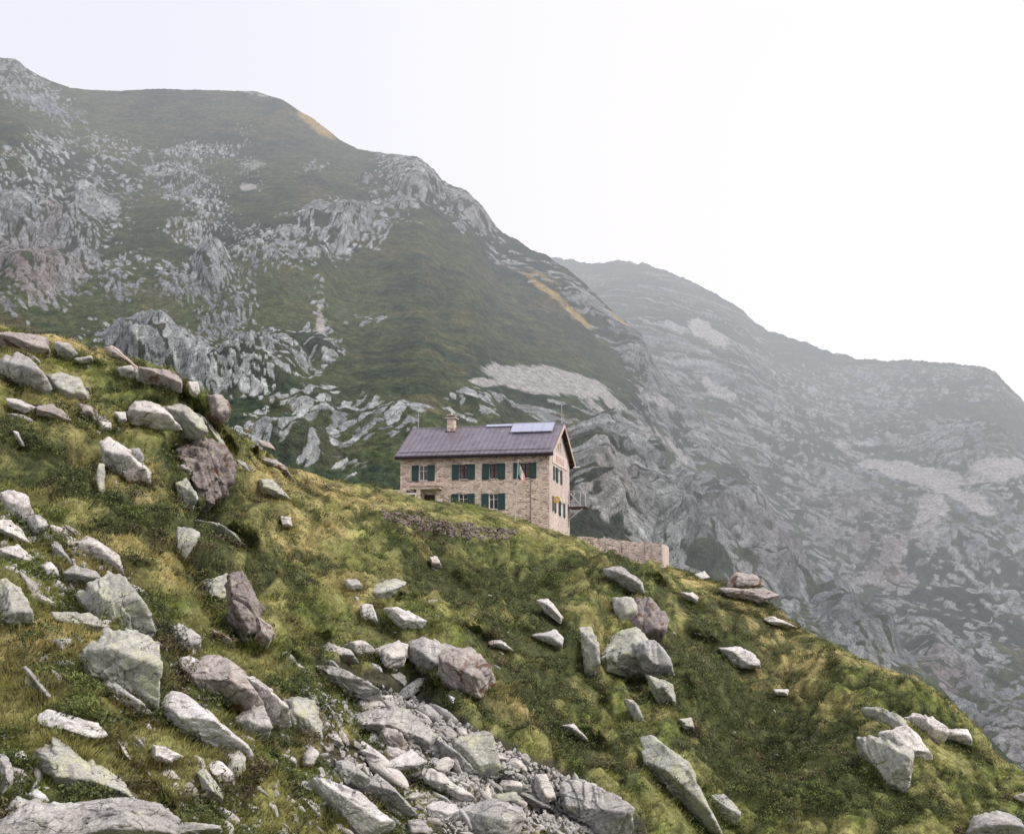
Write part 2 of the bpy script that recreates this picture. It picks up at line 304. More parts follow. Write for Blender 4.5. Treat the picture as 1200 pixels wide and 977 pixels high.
def mountain(name, pxs, crest, Dc, botY, Db, ny, D_rock, D_scree, D_rust, D_sunlit, ang, base, seed, label, rough=1.0, D_green=(), jx=460, dk=1.0, rsc=1.0):
    c0 = curve(crest); jg = lambda x: (.35+.65*sstep(jx-60, jx+60, x))*(4.6*fbm(np.stack([x, x*0+seed, x*0], -1), 18, 4, .62)-2.2*np.abs(fbm(np.stack([x, x*0, x*0+seed], -1), 7, 2)))
    cs = lambda x: (c0(x-3)+c0(x)+c0(x+3))/3
    PX, PY, t, P = sheet(pxs, cs, curve(Dc), curve(botY), curve(Db), ny, 1.0)
    Dm = proj(P)[2]; PY = PY+jg(np.asarray(pxs, float))*np.exp(-(PY-PY[:1])/7.0); P = pt(PX, PY, Dm)
    N = grid_normals(P); N = N*.8+np.array([0, 0, .3]); N /= np.linalg.norm(N, axis=-1)[..., None]
    w = .06+.94*sstep(0, .09, t)[:, None]
    dens = np.clip(blobs(PX, PY, D_rock), 0, 1)*dk
    nz = fbm(P, 60, 5, .6, seed); nz2 = fbm(P, 22, 4, .6, seed+3)
    dn = np.clip(dens*(.78+.9*nz2)+base+.30*(nz+.4*nz2)*np.clip(dens*2+.25, 0, 1)-.13, 0, .95)
    sgn = -1.0
    # big relief: gullies that run down the slope and crags where it is rocky
    Q = P*np.array([1, .35, .35])
    R = 15*fbm(Q, 90, 2, .4, seed+1)+5*fbm(P, 34, 4, .55, seed+2)*(.4+dens)+4.5*dens*fbm(np.stack([P[..., 0]*.6+P[..., 2]*.4*sgn, P[..., 1]*.7, P[..., 2]*1.3-P[..., 0]*.45*sgn], -1), 17, 4, .55, seed+4, True)*rough
    R += 9*sstep(.45, .9, dens)*(fbm(P, 40, 3, .5, seed+7, True))
    an = ang(PX, PY)
    A = P[..., 0]+.25*fbm(P, 26, 3, .5, 1.)*20; Bv = P[..., 2]*1.35+.12*P[..., 1]+fbm(P, 26, 3, .5, 5.)*8
    rock = np.zeros(PX.shape); H = np.zeros(PX.shape); tone = np.ones(PX.shape); crack = np.ones(PX.shape)
    an = ang(PX, PY)
    for k, (s, an_off, asp) in enumerate([(9.5, 0, 1.6), (4.8, .25, 1.9), (2.6, -.15, 2.1), (1.45, .1, 1.8)]):
        aa = np.radians(an)+an_off; c, sn = np.cos(aa), np.sin(aa)
        wv = fbm(P, s*2.2, 2, .5, seed+k*3)*.32
        a = (A*c+Bv*sn)/(s*asp)+wv; b = (-A*sn+Bv*c)/s+wv*.8
        F1, F2, idd, oa, ob = voronoi(a, b, seed+k)
        e = F2-F1+.06*nz2
        thr = np.clip(dn*[.95, 1.0, .95, .8][k]-[.50, .22, .05, .0][k], 0, 1)
        cr = sstep([.01, .02, .02, .0][k], [.07, .12, .17, .16][k], e)
        on = sstep(.0, .03, thr-idd)*sstep(.04, .10, e)
        h = (.3+1.0*hsh(idd*91, k, 1))*s*.10*sstep(.0, .16, e)+s*.20*((hsh(idd*57, 2, k)-.5)*oa+(hsh(idd*37, 5, k)-.15)*ob)
        H = H+on*h*(1-.45*rock)
        if k < 3: crack = np.where(rock > .5, crack*(1-(1-cr)*[1, .85, .6][k]), crack)
        tone = np.where((on > .3) | (rock > .3), tone*(1+[.4, .45, .5, .45][k]*(hsh(idd*77, 3, k)-.5)), tone)
        rock = np.maximum(rock, on)
    dark = np.clip(1-crack, 0, 1)
    scr = np.clip(blobs(PX, PY, D_scree)*(1.1+.7*nz2)*1.25, 0, 1); scr = sstep(.42, .66, scr+.30*fbm(P, 9, 3, .6, 2.)+.30*fbm(P, 2.4, 3, .7, 6.))
    rust = np.clip(blobs(PX, PY, D_rust)*(1+.8*nz2), 0, 1); gold = sstep(.2, .95, blobs(PX, PY, D_sunlit)*1.25+.3*nz2+.55*fbm(P, 5, 3, .6, 9.))  # gold: mask of the sunlight painted on the ridge
    rock = rock*(1-scr*.7); H = H*(1-scr*.8)
    H = gaussH(H)
    P2 = P+N*((R*w+H*(.15+.85*sstep(0, .03, t)[:, None])))[..., None]
    g1 = rgb(.027, .043, .032); g2 = rgb(.060, .077, .040); g3 = rgb(.085, .080, .048)
    gs = fbm(P*np.array([1, .5, 2.5]), 9, 4, .6, 7.)
    c = lerp3(np.broadcast_to(g1, P.shape), g2, sstep(-.3, .3, nz+.55*gs)); c = lerp3(c, g3, sstep(.0, .4, nz2+.25*gs)*.75)
    gg = np.clip(blobs(PX, PY, D_green), 0, 1); c = lerp3(c, rgb(.082, .095, .038), gg*.6)
    c = c*(1+.75*fbm(P, 2.6, 4, .65, 3.)+.25*gs)[..., None]
    rc = lerp3(np.broadcast_to(rgb(.275, .30, .315), P.shape), rgb(.18, .195, .22), sstep(-.1, .4, nz)); rc = rc*(tone+.18*fbm(P, 2.5, 3, .6, 1.))[..., None]
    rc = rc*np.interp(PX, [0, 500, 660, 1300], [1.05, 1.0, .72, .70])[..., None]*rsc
    rc = lerp3(rc, rgb(.22, .165, .155), rust*.55)
    c = lerp3(c, rgb(.045, .045, .05), np.clip(dens-.3, 0, .6)*1.2)
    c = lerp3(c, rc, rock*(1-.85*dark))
    H = H-1.0*dark*rock
    c = lerp3(c, rgb(.34, .335, .34)*(1 if rsc == 1 else .85), scr*.9)
    c = lerp3(c, rgb(.40, .29, .11), gold*.75)  # sunlight on the ridge, put into the colour as a golden tint
    top = P2[0]; hd = top[:, :2]/np.linalg.norm(top[:, :2], axis=1)[:, None]; rb = []
    for d in (2, 6, 15, 35, 80, 160, 300):
        q = top.copy(); q[:, :2] += hd*d; q[:, 2] -= d*.5+.0008*d*d; rb.append(q)
    V = np.concatenate([np.array(rb[::-1]), P2], 0); C = np.concatenate([np.repeat(c[:1], len(rb), 0), c], 0)
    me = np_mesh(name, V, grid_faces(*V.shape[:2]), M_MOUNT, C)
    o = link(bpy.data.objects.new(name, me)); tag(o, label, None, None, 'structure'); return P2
R1 = [(20, 85, 40, 20, -20, .8), (40, 110, 60, 18, -25, .5), (30, 270, 70, 75, 0, .85), (60, 300, 80, 60, 30, .97), (100, 250, 40, 60, -20, .8), (60, 190, 60, 40, 0, .45), (130, 200, 40, 14, -25, .6), (130, 175, 60, 30, 0, .3),
      (235, 165, 50, 14, 0, .55), (215, 205, 50, 30, -30, .6), (240, 240, 40, 30, -30, .5), (380, 282, 95, 30, 12, .88), (300, 290, 50, 24, 0, .7), (250, 325, 30, 45, 10, .85), (240, 275, 50, 16, 0, .6), (150, 310, 30, 14, 0, .5), (140, 345, 30, 22, 0, .55), (220, 345, 50, 20, -30, .55), (270, 370, 30, 40, -30, .7),
      (300, 445, 75, 42, 12, .97), (190, 430, 80, 34, -10, .97), (240, 460, 40, 30, 0, .9), (375, 415, 28, 30, 0, .75), (390, 500, 70, 36, 0, .7), (440, 515, 60, 26, 0, .6), (350, 545, 80, 30, -10, .7), (470, 470, 40, 10, 0, .25), (560, 480, 60, 14, 0, .3),
      (485, 212, 42, 34, -40, .99), (545, 245, 42, 26, -40, .9), (475, 250, 30, 10, 0, .6), (430, 222, 14, 9, 0, .8), (455, 255, 50, 20, -30, .35), (365, 195, 20, 10, 0, .4), (600, 300, 60, 16, -35, .4),
      (700, 365, 75, 16, -40, .75), (745, 405, 40, 22, -50, .9), (790, 455, 60, 24, -45, .8), (650, 330, 30, 10, -30, .4), (430, 375, 30, 8, 0, .35), (290, 185, 16, 50, 10, .3), (375, 370, 10, 60, 5, .3),
      (600, 490, 90, 24, 0, .5), (700, 470, 60, 20, -30, .5), (720, 540, 70, 60, -20, .93), (760, 600, 110, 60, -20, .97), (700, 590, 60, 60, 0, .95), (850, 620, 80, 70, -40, .95), (800, 500, 90, 30, -40, .7), (900, 660, 80, 50, -40, .95), (1000, 740, 80, 40, -40, .9), (960, 650, 50, 50, -45, .7), (620, 560, 80, 40, 0, .6)]
S1 = [(640, 448, 78, 20, -8, .95), (570, 455, 30, 8, 10, .7), (700, 462, 40, 10, -25, .7), (720, 500, 60, 9, -40, .55), (770, 470, 40, 8, -40, .5), (290, 215, 12, 8, 0, .7), (295, 185, 20, 12, 0, .45), (310, 110, 40, 5, -8, .45), (375, 385, 7, 30, 3, .45), (780, 520, 60, 8, -48, .5)]
U1 = [(15, 320, 45, 40, 0, 1.), (45, 330, 30, 40, 0, .9), (60, 260, 14, 22, 0, .8), (80, 320, 30, 30, 0, .5), (560, 250, 40, 22, -40, .5), (700, 590, 40, 50, 0, .35), (295, 200, 20, 40, 0, .5), (0, 90, 20, 12, 0, .3), (900, 640, 60, 50, 0, .3)]
SUNLIT1 = [(372, 145, 28, 7, -38, 1.), (640, 335, 34, 3, -33, .8), (680, 366, 26, 3.5, -38, .8), (725, 374, 18, 2.5, -35, .7), (44, 78, 9, 4, -40, .6), (640, 325, 20, 3, -30, .5)]  # ridge patches that get sunlight painted into their colour
GR1 = [(400, 340, 60, 40, 0, .3), (150, 280, 60, 60, 0, .5), (300, 380, 60, 40, 0, .4), (350, 460, 60, 20, 0, .4), (560, 380, 120, 40, -30, .35), (700, 420, 90, 20, -30, .4), (100, 150, 120, 40, -10, .5), (200, 250, 30, 60, 0, .6)]
a1 = lambda x, y: np.interp(x, [0, 200, 330, 480, 600, 760, 1000], [-30, -16, 14, -20, -12, -32, -40])
mountain('near_mountain', np.arange(-70, 1190, 1.12), M1_C, M1_D, [(-300, 800), (500, 800), (1250, 1060)], [(-300, 250), (600, 240), (1250, 240)], 610, R1, S1, U1, SUNLIT1, a1, .085, 21, 'grass and rock mountainside rising behind the hut', .9, GR1, 460, .9)
R2 = [(700, 350, 60, 30, -10, .35), (800, 360, 60, 30, -30, .5), (860, 400, 40, 30, -30, .4), (780, 440, 60, 50, 0, .8), (860, 470, 90, 40, -35, .8), (920, 540, 110, 60, -35, .85), (1000, 500, 120, 60, -20, .6), (1100, 520, 100, 40, -10, .7), (1120, 450, 80, 26, -5, .5), (1000, 620, 140, 70, -35, .9), (1120, 660, 120, 90, -30, .88), (1180, 600, 80, 80, 0, .75), (1100, 780, 120, 70, -35, .9), (1180, 860, 60, 60, 0, .85), (870, 420, 120, 20, -20, .5), (1000, 440, 100, 16, 0, .45), (1040, 470, 60, 40, 0, .6)]
S2 = [(818, 400, 18, 12, -30, .7), (836, 412, 22, 12, -30, .62), (1070, 552, 70, 13, -12, .85), (1130, 585, 50, 12, -30, .7), (1090, 610, 30, 26, 50, .6), (1000, 530, 60, 8, -25, .5), (1170, 560, 50, 14, -5, .6), (850, 480, 60, 8, -35, .5)]
U2 = [(1040, 650, 50, 60, 0, .6), (960, 600, 50, 40, 0, .3), (1000, 720, 60, 40, 0, .5), (1100, 790, 40, 30, 0, .7), (740, 310, 80, 6, 0, .4), (1180, 870, 40, 40, 0, .3)]
GR2 = [(975, 490, 60, 20, -25, .5), (1080, 525, 30, 16, -20, .4), (780, 380, 40, 20, 0, .2), (900, 430, 60, 12, -20, .4)]
a2 = lambda x, y: np.interp(x, [700, 900, 1200], [-20, -36, -26])
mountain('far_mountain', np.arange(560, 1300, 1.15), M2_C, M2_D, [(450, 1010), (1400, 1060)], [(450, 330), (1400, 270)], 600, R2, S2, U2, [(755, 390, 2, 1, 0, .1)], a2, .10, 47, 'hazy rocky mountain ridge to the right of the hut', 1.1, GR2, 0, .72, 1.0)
gp = np.array([[-3000, -600, -140], [3000, -600, -140], [3000, 4000, -140], [-3000, 4000, -140.]])
vf = link(bpy.data.objects.new('valley_ground', np_mesh('valley_ground', gp, np.array([[0, 1, 2, 3]]), M_MOUNT, np.full((4, 3), .06)))); tag(vf, None, None, None, 'structure')
print('mountains', time.time()-T00)

# ------------------------------------------------------------------ rocks
import bmesh
_ico = {}
def ico(n):
    if n not in _ico:
        bm = bmesh.new(); bmesh.ops.create_icosphere(bm, subdivisions=n, radius=1)
        v = np.array([x.co[:] for x in bm.verts]); f = np.array([[q.index for q in x.verts] for x in bm.faces]); bm.free(); _ico[n] = (v, f)
    return _ico[n]
def hull2(p):
    p = sorted(map(tuple, p))
    def half(p):
        h = []
        for q in p:
            while len(h) > 1 and (h[-1][0]-h[-2][0])*(q[1]-h[-2][1])-(h[-1][1]-h[-2][1])*(q[0]-h[-2][0]) <= 0: h.pop()
            h.append(q)
        return h[:-1]
    return np.array(half(p)+half(p[::-1]))
def rock_mesh(name, poly, T, mat, rs, sub=4, jag=1.0, p=60):
    """poly: convex outline (metres) in the local x-y plane, +z faces out; T half thickness"""
    r = np.random.default_rng(rs)
    h = hull2(poly); n = len(h); pl = []
    size = math.sqrt(max(1e-6, np.ptp(h[:, 0])*np.ptp(h[:, 1])))
    for i in range(n):
        a, b = h[i], h[(i+1) % n]; e = b-a; L = np.linalg.norm(e)
        if L < 1e-4: continue
        nn = np.array([e[1], -e[0]])/L; d = float(nn@a)
        d = max(d, .03*size)
        for tz in ((r.uniform(.05, .35)+.5*max(nn[1], 0)), -r.uniform(.1, .5)):
            v = np.array([nn[0], nn[1], tz]); k = np.linalg.norm(v); pl.append((*(v/k), d/k))
    for s, cnt in ((1, 3), (-1, 2)):
        for q in range(cnt):
            v = np.array([r.normal()*.33, r.normal()*.25+(.28 if s > 0 else 0), s]); k = np.linalg.norm(v); pl.append((*(v/k), T*r.uniform(.75, 1.1)))
    pl = np.array(pl)
    V, F = ico(sub); S = np.array([np.ptp(h[:, 0])/2, np.ptp(h[:, 1])/2, T]); d = V*S; d /= np.linalg.norm(d, axis=1)[:, None]
    q = np.maximum(d@pl[:, :3].T/pl[:, 3], 1e-6); R = 1/np.power(np.power(q, p).sum(1), 1/p)
    P = d*R[:, None]*1.02
    o = rs*3.7
    c, s_ = math.cos(rs), math.sin(rs)
    Q = P@np.array([[c, s_, 0], [-s_*.6, c*.6, .8], [.8*s_, -.8*c, .6]])
    dd = .035*fbm(P, size*.38, 5, .65, o)+.032*fbm(Q*np.array([.6, 3.2, 1]), size*.35, 4, .6, o+2)
    # a couple of splits along the bedding
    sp = (Q[:, 1]/size+.12*fbm(P, size*.6, 2, .5, o+5))*r.uniform(2.2, 3.6)+r.uniform(0, 1); fr = np.abs(sp-np.round(sp))
    on = hsh(np.round(sp), rs, 4) < .55
    dd = dd-np.where(on, .045*np.exp(-(fr/.05)**2), 0)+.02*(hsh(np.round(sp-.5+.5), rs, 8)-.5)
    if sub >= 4:
        W_ = Q/(size*.42)*np.array([.55, 1.5, .9])+.25*fbm(P, size*.3, 2, .5, o+7)[:, None]
        F1, F2, idd, tl = vor3(W_, rs % 17); e = F2-F1
        dd = dd+.035*(idd-.6)*sstep(.0, .05, e)+.055*tl-.022*(1-sstep(.0, .05, e))
        if sub >= 5:
            F1, F2, idd, tl = vor3(W_*2.7+3.1, rs % 13); dd = dd+.014*(idd-.5)*sstep(0, .1, F2-F1)+.028*tl
    P = P+d*(dd*size*jag)[:, None]
    return np_mesh(name, P, F, mat)
ZM = {'A': (3, 0, 360), 'B': (2.9875, 0, 650), 'C': (2.6667, 350, 620), 'D': (2.6667, 750, 620)}
mask = np.zeros((1200, 1500), bool)   # ground under traced rocks carries no grass
def poly_mask(P, grow=0):
    h = hull2(P); x0, y0 = h.min(0)-2; x1, y1 = h.max(0)+2
    xs = np.arange(int(max(x0, -100)), int(min(x1, 1390))); ys = np.arange(int(max(y0, 0)), int(min(y1, 1190)))
    if not len(xs) or not len(ys): return
    X, Y = np.meshgrid(xs, ys); ins = np.ones(X.shape, bool)
    for i in range(len(h)):
        a, b = h[i], h[(i+1) % len(h)]; ins &= ((b[0]-a[0])*(Y-a[1])-(b[1]-a[1])*(X-a[0])) >= -grow
    mask[Y[ins], X[ins]+100] = True
def place_rock(P, mat, name='boulder', thick=None, sub=4, rs=1, out=.12, lead=.6, jag=1.0):
    """P: outline as seen; the stone is set on the hillside where its lower edge meets the ground"""
    P = np.array(P, float); Ph = hull2(P); c = Ph.mean(0)
    lo = Ph[:, 1].max(); xb = Ph[Ph[:, 1].argmax(), 0]
    g, _ = hit(xb, lo-2)
    if g is None: g, _ = hit(c[0], c[1]+6)
    if g is None: g, _ = hit(c[0], c[1]+25)
    if g is None: return None
    Dl = camD(g); Ds = []
    for q in Ph:
        gg, _ = hit(q[0]*.9+c[0]*.1, q[1]*.9+c[1]*.1)
        Dv = camD(gg) if gg is not None else Dl*1.02
        Dv = min(max(Dv, Dl*.8), Dl*1.25)
        Ds.append(Dv*(1-lead)+Dl*lead)
    W = pt(Ph[:, 0], Ph[:, 1], np.array(Ds)); cen = W.mean(0)
    u, s, vt = np.linalg.svd(W-cen); n = vt[2]; view = -cen/np.linalg.norm(cen)
    if n@view < 0: n = -n
    n = n if n@view > .62 else n*.45+view*.8
    n = n+np.array([0, 0, .12]); n /= np.linalg.norm(n)
    if n@view < .5: n = (n+view); n /= np.linalg.norm(n)
    size = math.sqrt(np.ptp(Ph[:, 0])*np.ptp(Ph[:, 1]))*Dl/FPX
    T = (thick if thick else .42)*min(size, np.ptp(Ph[:, 1])*Dl/FPX*1.3+.2)
    cen = cen+n*T*out
    r = ray(Ph[:, 0], Ph[:, 1]); Wp = r*((n@cen)/(r@n))[:, None]; cen = Wp.mean(0)
    X = np.cross([0, 0, 1], n); X /= np.linalg.norm(X); Y = np.cross(n, X)
    BANKS.append((Ph.copy(), n.copy(), cen.copy()))
    loc = (Wp-cen)@np.stack([X, Y], 1)
    me = rock_mesh(name, loc, T, ROCK[mat], rs, sub, jag)
    o = link(bpy.data.objects.new(name, me)); M = Matrix(np.stack([X, Y, n], 1).tolist()).to_4x4(); M.translation = Vector(cen.tolist()); o.matrix_world = M
    cm = Ph.mean(0); poly_mask((Ph-cm)*.72+cm+np.array([0, -1.5]))
    for i in range(len(Ph)):
        a, b = Ph[i], Ph[(i+1) % len(Ph)]
        if (a[1]+b[1])/2 < cm[1]-1: continue
        for k in range(int(np.linalg.norm(b-a)/2.2)+1):
            q = a+(b-a)*random.random(); BASES.append((q[0]*.97+cm[0]*.03+random.gauss(0, 1.5), q[1]+abs(random.gauss(0, 4))-1))
    return o
TR = []; BASES = []; BANKS = []
def Rk(z, m, label, *pts, **kw): TR.append((z, m, label, pts, kw))
# traced boulders, slabs and outcrops (outline points read off enlarged crops, converted by ZM)
SL = dict(name='rock_slab', thick=.3)
OC = dict(name='rock_outcrop', thick=.6)
Rk('A', 'b', 'flat-topped grey rock ledge just under the straw-coloured crest, highest ledge on the hillside', (0, 95), (60, 95), (150, 110), (160, 160), (100, 165), (0, 140), **OC)
Rk('A', 'g', 'blocky grey outcrop beside the highest ledge, above the bright green strip of grass', (195, 125), (240, 130), (270, 165), (240, 180), (205, 165), **OC)
Rk('A', 'g', 'long grey slab with a drooping end above the yellow-lichened boulder', (0, 195), (60, 180), (110, 200), (150, 240), (182, 285), (150, 290), (60, 258), (0, 230), name='rock_slab', thick=.5)
Rk('A', 'l', 'rounded boulder covered in yellow-green lichen on the upper slope', (170, 242), (220, 232), (280, 255), (305, 300), (320, 340), (250, 338), (200, 300))
Rk('A', 'p', 'thin pale slab lying below the drooping grey slab', (15, 318), (60, 325), (120, 350), (90, 372), (40, 350), **SL)
Rk('A', 'b', 'brownish slanting slab with a pointed end beneath the lichened boulder', (120, 352), (180, 340), (255, 395), (185, 388), (130, 378), **SL)
Rk('A', 'b', 'sloping brown ledge at the crest where a pale pole lies', (375, 147), (400, 140), (480, 208), (440, 205), (385, 185), **OC)
Rk('A', 'p', 'pale layered ledge directly below the pale pole', (415, 215), (470, 208), (500, 240), (500, 258), (430, 240), **OC)
Rk('A', 'b', 'long purple-grey ledge ending at the dark bush on the crest', (500, 215), (600, 230), (632, 255), (628, 292), (570, 278), (500, 258), **OC)
Rk('A', 'p', 'small upright pale rock in the dark bush on the crest', (660, 262), (695, 265), (702, 295), (690, 312), (668, 302))
Rk('A', 'w', 'small bluish-white stone touching the left end of the big pale upper boulder', (400, 368), (440, 368), (446, 400), (420, 404))
Rk('A', 'p', 'big pale boulder with a peaked top above the dark hollow', (445, 370), (480, 335), (520, 330), (570, 355), (590, 405), (640, 430), (560, 425), (480, 410), (448, 395))
Rk('A', 'l', 'creamy layered slab leaning behind the peaked pale boulder', (575, 352), (640, 345), (690, 385), (718, 462), (660, 450), (610, 405), name='rock_slab', thick=.5)
Rk('A', 'l', 'narrow pale rib of rock running down the crest edge', (700, 385), (730, 400), (788, 478), (770, 490), (730, 460), **OC)
Rk('A', 'g', 'low grey stone at the top of the narrow rock rib', (730, 420), (770, 440), (785, 470), (745, 470))
Rk('A', 'p', 'large smooth pale boulder lying tilted on the open heath of the upper slope', (355, 490), (390, 468), (430, 490), (525, 575), (522, 612), (440, 595), (370, 550))
Rk('A', 'g', 'small grey stone tucked behind the smooth tilted boulder', (450, 500), (475, 490), (505, 530), (500, 558), (470, 530))
Rk('A', 'd', 'dark purple-brown crag dropping from the crest into the hollow', (625, 520), (700, 482), (775, 490), (800, 560), (780, 640), (720, 700), (675, 700), (640, 600), name='rock_outcrop', thick=.5, jag=1.8, lead=.5)
Rk('A', 'l', 'pale broken foot of the dark crag', (622, 625), (655, 610), (685, 680), (665, 722), (640, 700), **OC)
Rk('A', 'b', 'knobbly brown rock standing on the skyline right of the dark bush', (735, 315), (770, 318), (797, 350), (790, 400), (750, 380), name='rock_outcrop', thick=.6, jag=1.6)
Rk('A', 'b', 'flat brown stone lying on the skyline below the knobbly rock', (905, 465), (950, 475), (965, 500), (920, 490))
Rk('A', 'b', 'cracked brown rock pair by the straw grass of the crest', (915, 530), (960, 532), (1000, 560), (1030, 602), (980, 590), (920, 560))
Rk('A', 'l', 'pale lichened slab pointing downhill under the cracked brown rock', (915, 605), (960, 610), (1025, 680), (970, 668), (920, 650), name='rock_slab', thick=.4)
Rk('A', 'l', 'thin upright rib of pale rock in the rust-coloured heath', (350, 555), (366, 560), (366, 645), (348, 650), (340, 600), **OC)
Rk('A', 'l', 'arched slab half covered by a dark green bush', (685, 748), (760, 762), (830, 800), (862, 842), (800, 812), (700, 772), name='rock_slab', thick=.5)
Rk('A', 'l', 'narrow lichened outcrop left of the arched slab', (630, 780), (660, 790), (680, 830), (652, 880), (628, 840), **OC)
Rk('A', 'p', 'pale block at the top of the bouldery strip, picture edge side', (0, 665), (30, 657), (100, 690), (125, 742), (80, 748), (30, 715))
Rk('A', 'p', 'long pale block sloping down to the grass below the top block', (0, 745), (40, 750), (108, 830), (60, 822), (0, 785))
Rk('A', 'g', 'low grey block touching the top block on its downhill side', (98, 738), (140, 735), (172, 775), (130, 790))
Rk('A', 'p', 'flat pale stone between the low grey block and the wedge-shaped boulder', (140, 778), (180, 772), (238, 800), (195, 812))
Rk('A', 'w', 'whitish split boulder above the grassy bank at the picture edge', (0, 850), (60, 838), (100, 865), (132, 905), (60, 898), (0, 885))
Rk('A', 'p', 'short pale block just uphill of the wedge-shaped boulder', (198, 810), (250, 810), (274, 850), (232, 852))
Rk('A', 'p', 'wedge-shaped pale boulder, largest of the upper bouldery strip', (275, 830), (312, 812), (420, 875), (427, 935), (380, 912), (285, 868))
Rk('A', 'g', 'narrow leaning stone with a pink-grey side left of the wedge-shaped boulder', (178, 815), (212, 835), (256, 905), (225, 905), (185, 860))
Rk('A', 'p', 'slim pale stone alone in the dark heath near the picture edge', (45, 435), (65, 440), (86, 485), (72, 485))
Rk('A', 'w', 'pair-like white stone in yellowish grass below the split boulder', (140, 905), (180, 897), (206, 935), (160, 942))
Rk('A', 'p', 'pale stone by the gold grass near the hut end of the crest', (985, 735), (1020, 738), (1028, 768), (995, 770))
Rk('A', 'g', 'grey stone on the green strip under the crest ledge', (260, 180), (320, 170), (325, 190), (280, 195))
Rk('A', 'b', 'brown stone in the heath below the lichened boulder', (275, 340), (325, 350), (328, 378), (290, 380))
Rk('A', 'p', 'cream stone beside the thin slab under the upper ledge', (345, 400), (385, 405), (388, 432), (355, 430))
Rk('B', 'l', 'tall lichened boulder cut by the picture edge, pale ridge down its side', (0, 95), (20, 88), (62, 120), (117, 235), (60, 242), (0, 232))
Rk('B', 'g', 'rounded grey boulder with a small brown stone at its foot', (218, 62), (260, 36), (330, 55), (357, 98), (300, 102), (230, 85))
Rk('B', 'd', 'small dark red-brown stone under the rounded grey boulder', (308, 88), (340, 78), (366, 102), (350, 125), (312, 120))
Rk('B', 'l', 'broad greenish slab sloping to a point, above the biggest boulder', (285, 138), (330, 120), (372, 90), (440, 112), (500, 190), (538, 262), (450, 268), (390, 258), (300, 170), name='rock_slab', thick=.5)
Rk('B', 'p', 'slender pale stone in the grass right of the tall lichened boulder', (110, 135), (190, 168), (192, 192), (130, 175))
Rk('B', 'l', 'low cracked lichened ledge under the broad greenish slab', (190, 202), (310, 206), (377, 250), (340, 267), (260, 267), (205, 232), name='rock_slab', thick=.4)
Rk('B', 'l', 'biggest boulder of the hillside, lichened with a rusty broken underside', (285, 357), (360, 345), (375, 275), (440, 278), (502, 312), (540, 390), (546, 530), (500, 512), (400, 442), (330, 412))
Rk('B', 'w', 'long white slab under the rusty edge of the biggest boulder', (322, 442), (380, 438), (530, 552), (470, 547), (400, 492), **SL)
Rk('B', 'w', 'small white triangular stone in brown grass', (185, 300), (250, 295), (215, 330))
Rk('B', 'g', 'grey leaning block uphill of the brown overhanging boulder', (588, 250), (640, 255), (690, 295), (697, 337), (640, 332), (600, 290))
Rk('B', 'w', 'bluish-white block wedged against the brown overhanging boulder', (630, 365), (662, 355), (700, 372), (690, 410), (640, 412))
Rk('B', 'b', 'big purplish brown boulder with a dark hollow under it', (665, 412), (720, 360), (770, 365), (850, 428), (907, 512), (900, 530), (850, 547), (780, 500), (690, 462))
Rk('B', 'p', 'long boulder with pale lit top right of the brown overhanging boulder', (845, 425), (890, 425), (980, 510), (1010, 590), (940, 592), (905, 500))
Rk('B', 'l', 'yellowish humped boulder at the downhill end of the long pale-topped one', (990, 510), (1030, 500), (1090, 540), (1122, 642), (1060, 622), (1000, 580))
Rk('B', 'w', 'long white slab streaked with dark wavy veins', (578, 540), (610, 485), (660, 498), (740, 568), (862, 665), (882, 702), (850, 717), (760, 642), (625, 622), name='rock_slab', thick=.45)
Rk('B', 'g', 'blue-grey triangular slab standing below the brown overhanging boulder', (826, 590), (865, 530), (910, 525), (937, 657), (880, 632), name='rock_slab', thick=.4)
Rk('B', 'p', 'pale cracked stone in the grass below the veined white slab, uphill one', (535, 665), (580, 675), (637, 705), (590, 732), (540, 712))
Rk('B', 'w', 'lumpy white stone beneath the tip of the veined slab', (725, 727), (770, 720), (820, 768), (817, 808), (770, 802), (730, 765))
Rk('B', 'l', 'long pale lichened stone with a rounded lower end', (692, 760), (720, 750), (777, 832), (770, 872), (722, 850))
Rk('B', 'l', 'yellow-green stone tucked under the end of the veined slab', (790, 692), (840, 690), (857, 752), (830, 777), (800, 752))
Rk('B', 'w', 'flat white table-like slab above the green-grey slab', (133, 557), (170, 545), (330, 588), (372, 632), (300, 647), (200, 620), (140, 590), **SL)
Rk('B', 'l', 'wide green-grey slab split by a long dark crack', (120, 695), (200, 650), (270, 690), (420, 790), (475, 867), (380, 862), (250, 832), (150, 762), name='rock_slab', thick=.35)
Rk('B', 'g', 'bedrock hump along the lower picture edge, darkest grey and widest', (0, 935), (120, 872), (260, 880), (270, 1000), (0, 1010), name='rock_outcrop', thick=.5, jag=1.3)
Rk('B', 'g', 'rounded bedrock shelf with veins next to the widest bedrock hump', (255, 882), (440, 867), (540, 885), (602, 945), (600, 1000), (260, 1005), name='rock_outcrop', thick=.5, jag=1.3)
Rk('B', 'g', 'dark grey wedge lodged between bedrock and the picture edge', (20, 900), (60, 852), (112, 870), (112, 910), (40, 932))
Rk('B', 'w', 'thin white plate lodged on the bedrock above the near corner', (92, 825), (130, 820), (172, 860), (120, 872), **SL)
Rk('B', 'w', 'small square white stone in green grass near the lodged plate', (45, 690), (80, 685), (102, 720), (60, 727))
Rk('B', 'g', 'grey rock face at the picture edge above the bedrock', (0, 700), (22, 700), (47, 790), (10, 832), (0, 832), name='rock_outcrop', thick=.5)
Rk('B', 'g', 'slim grey blade of rock pointing down through the tussocks', (78, 395), (100, 395), (177, 490), (160, 500), **SL)
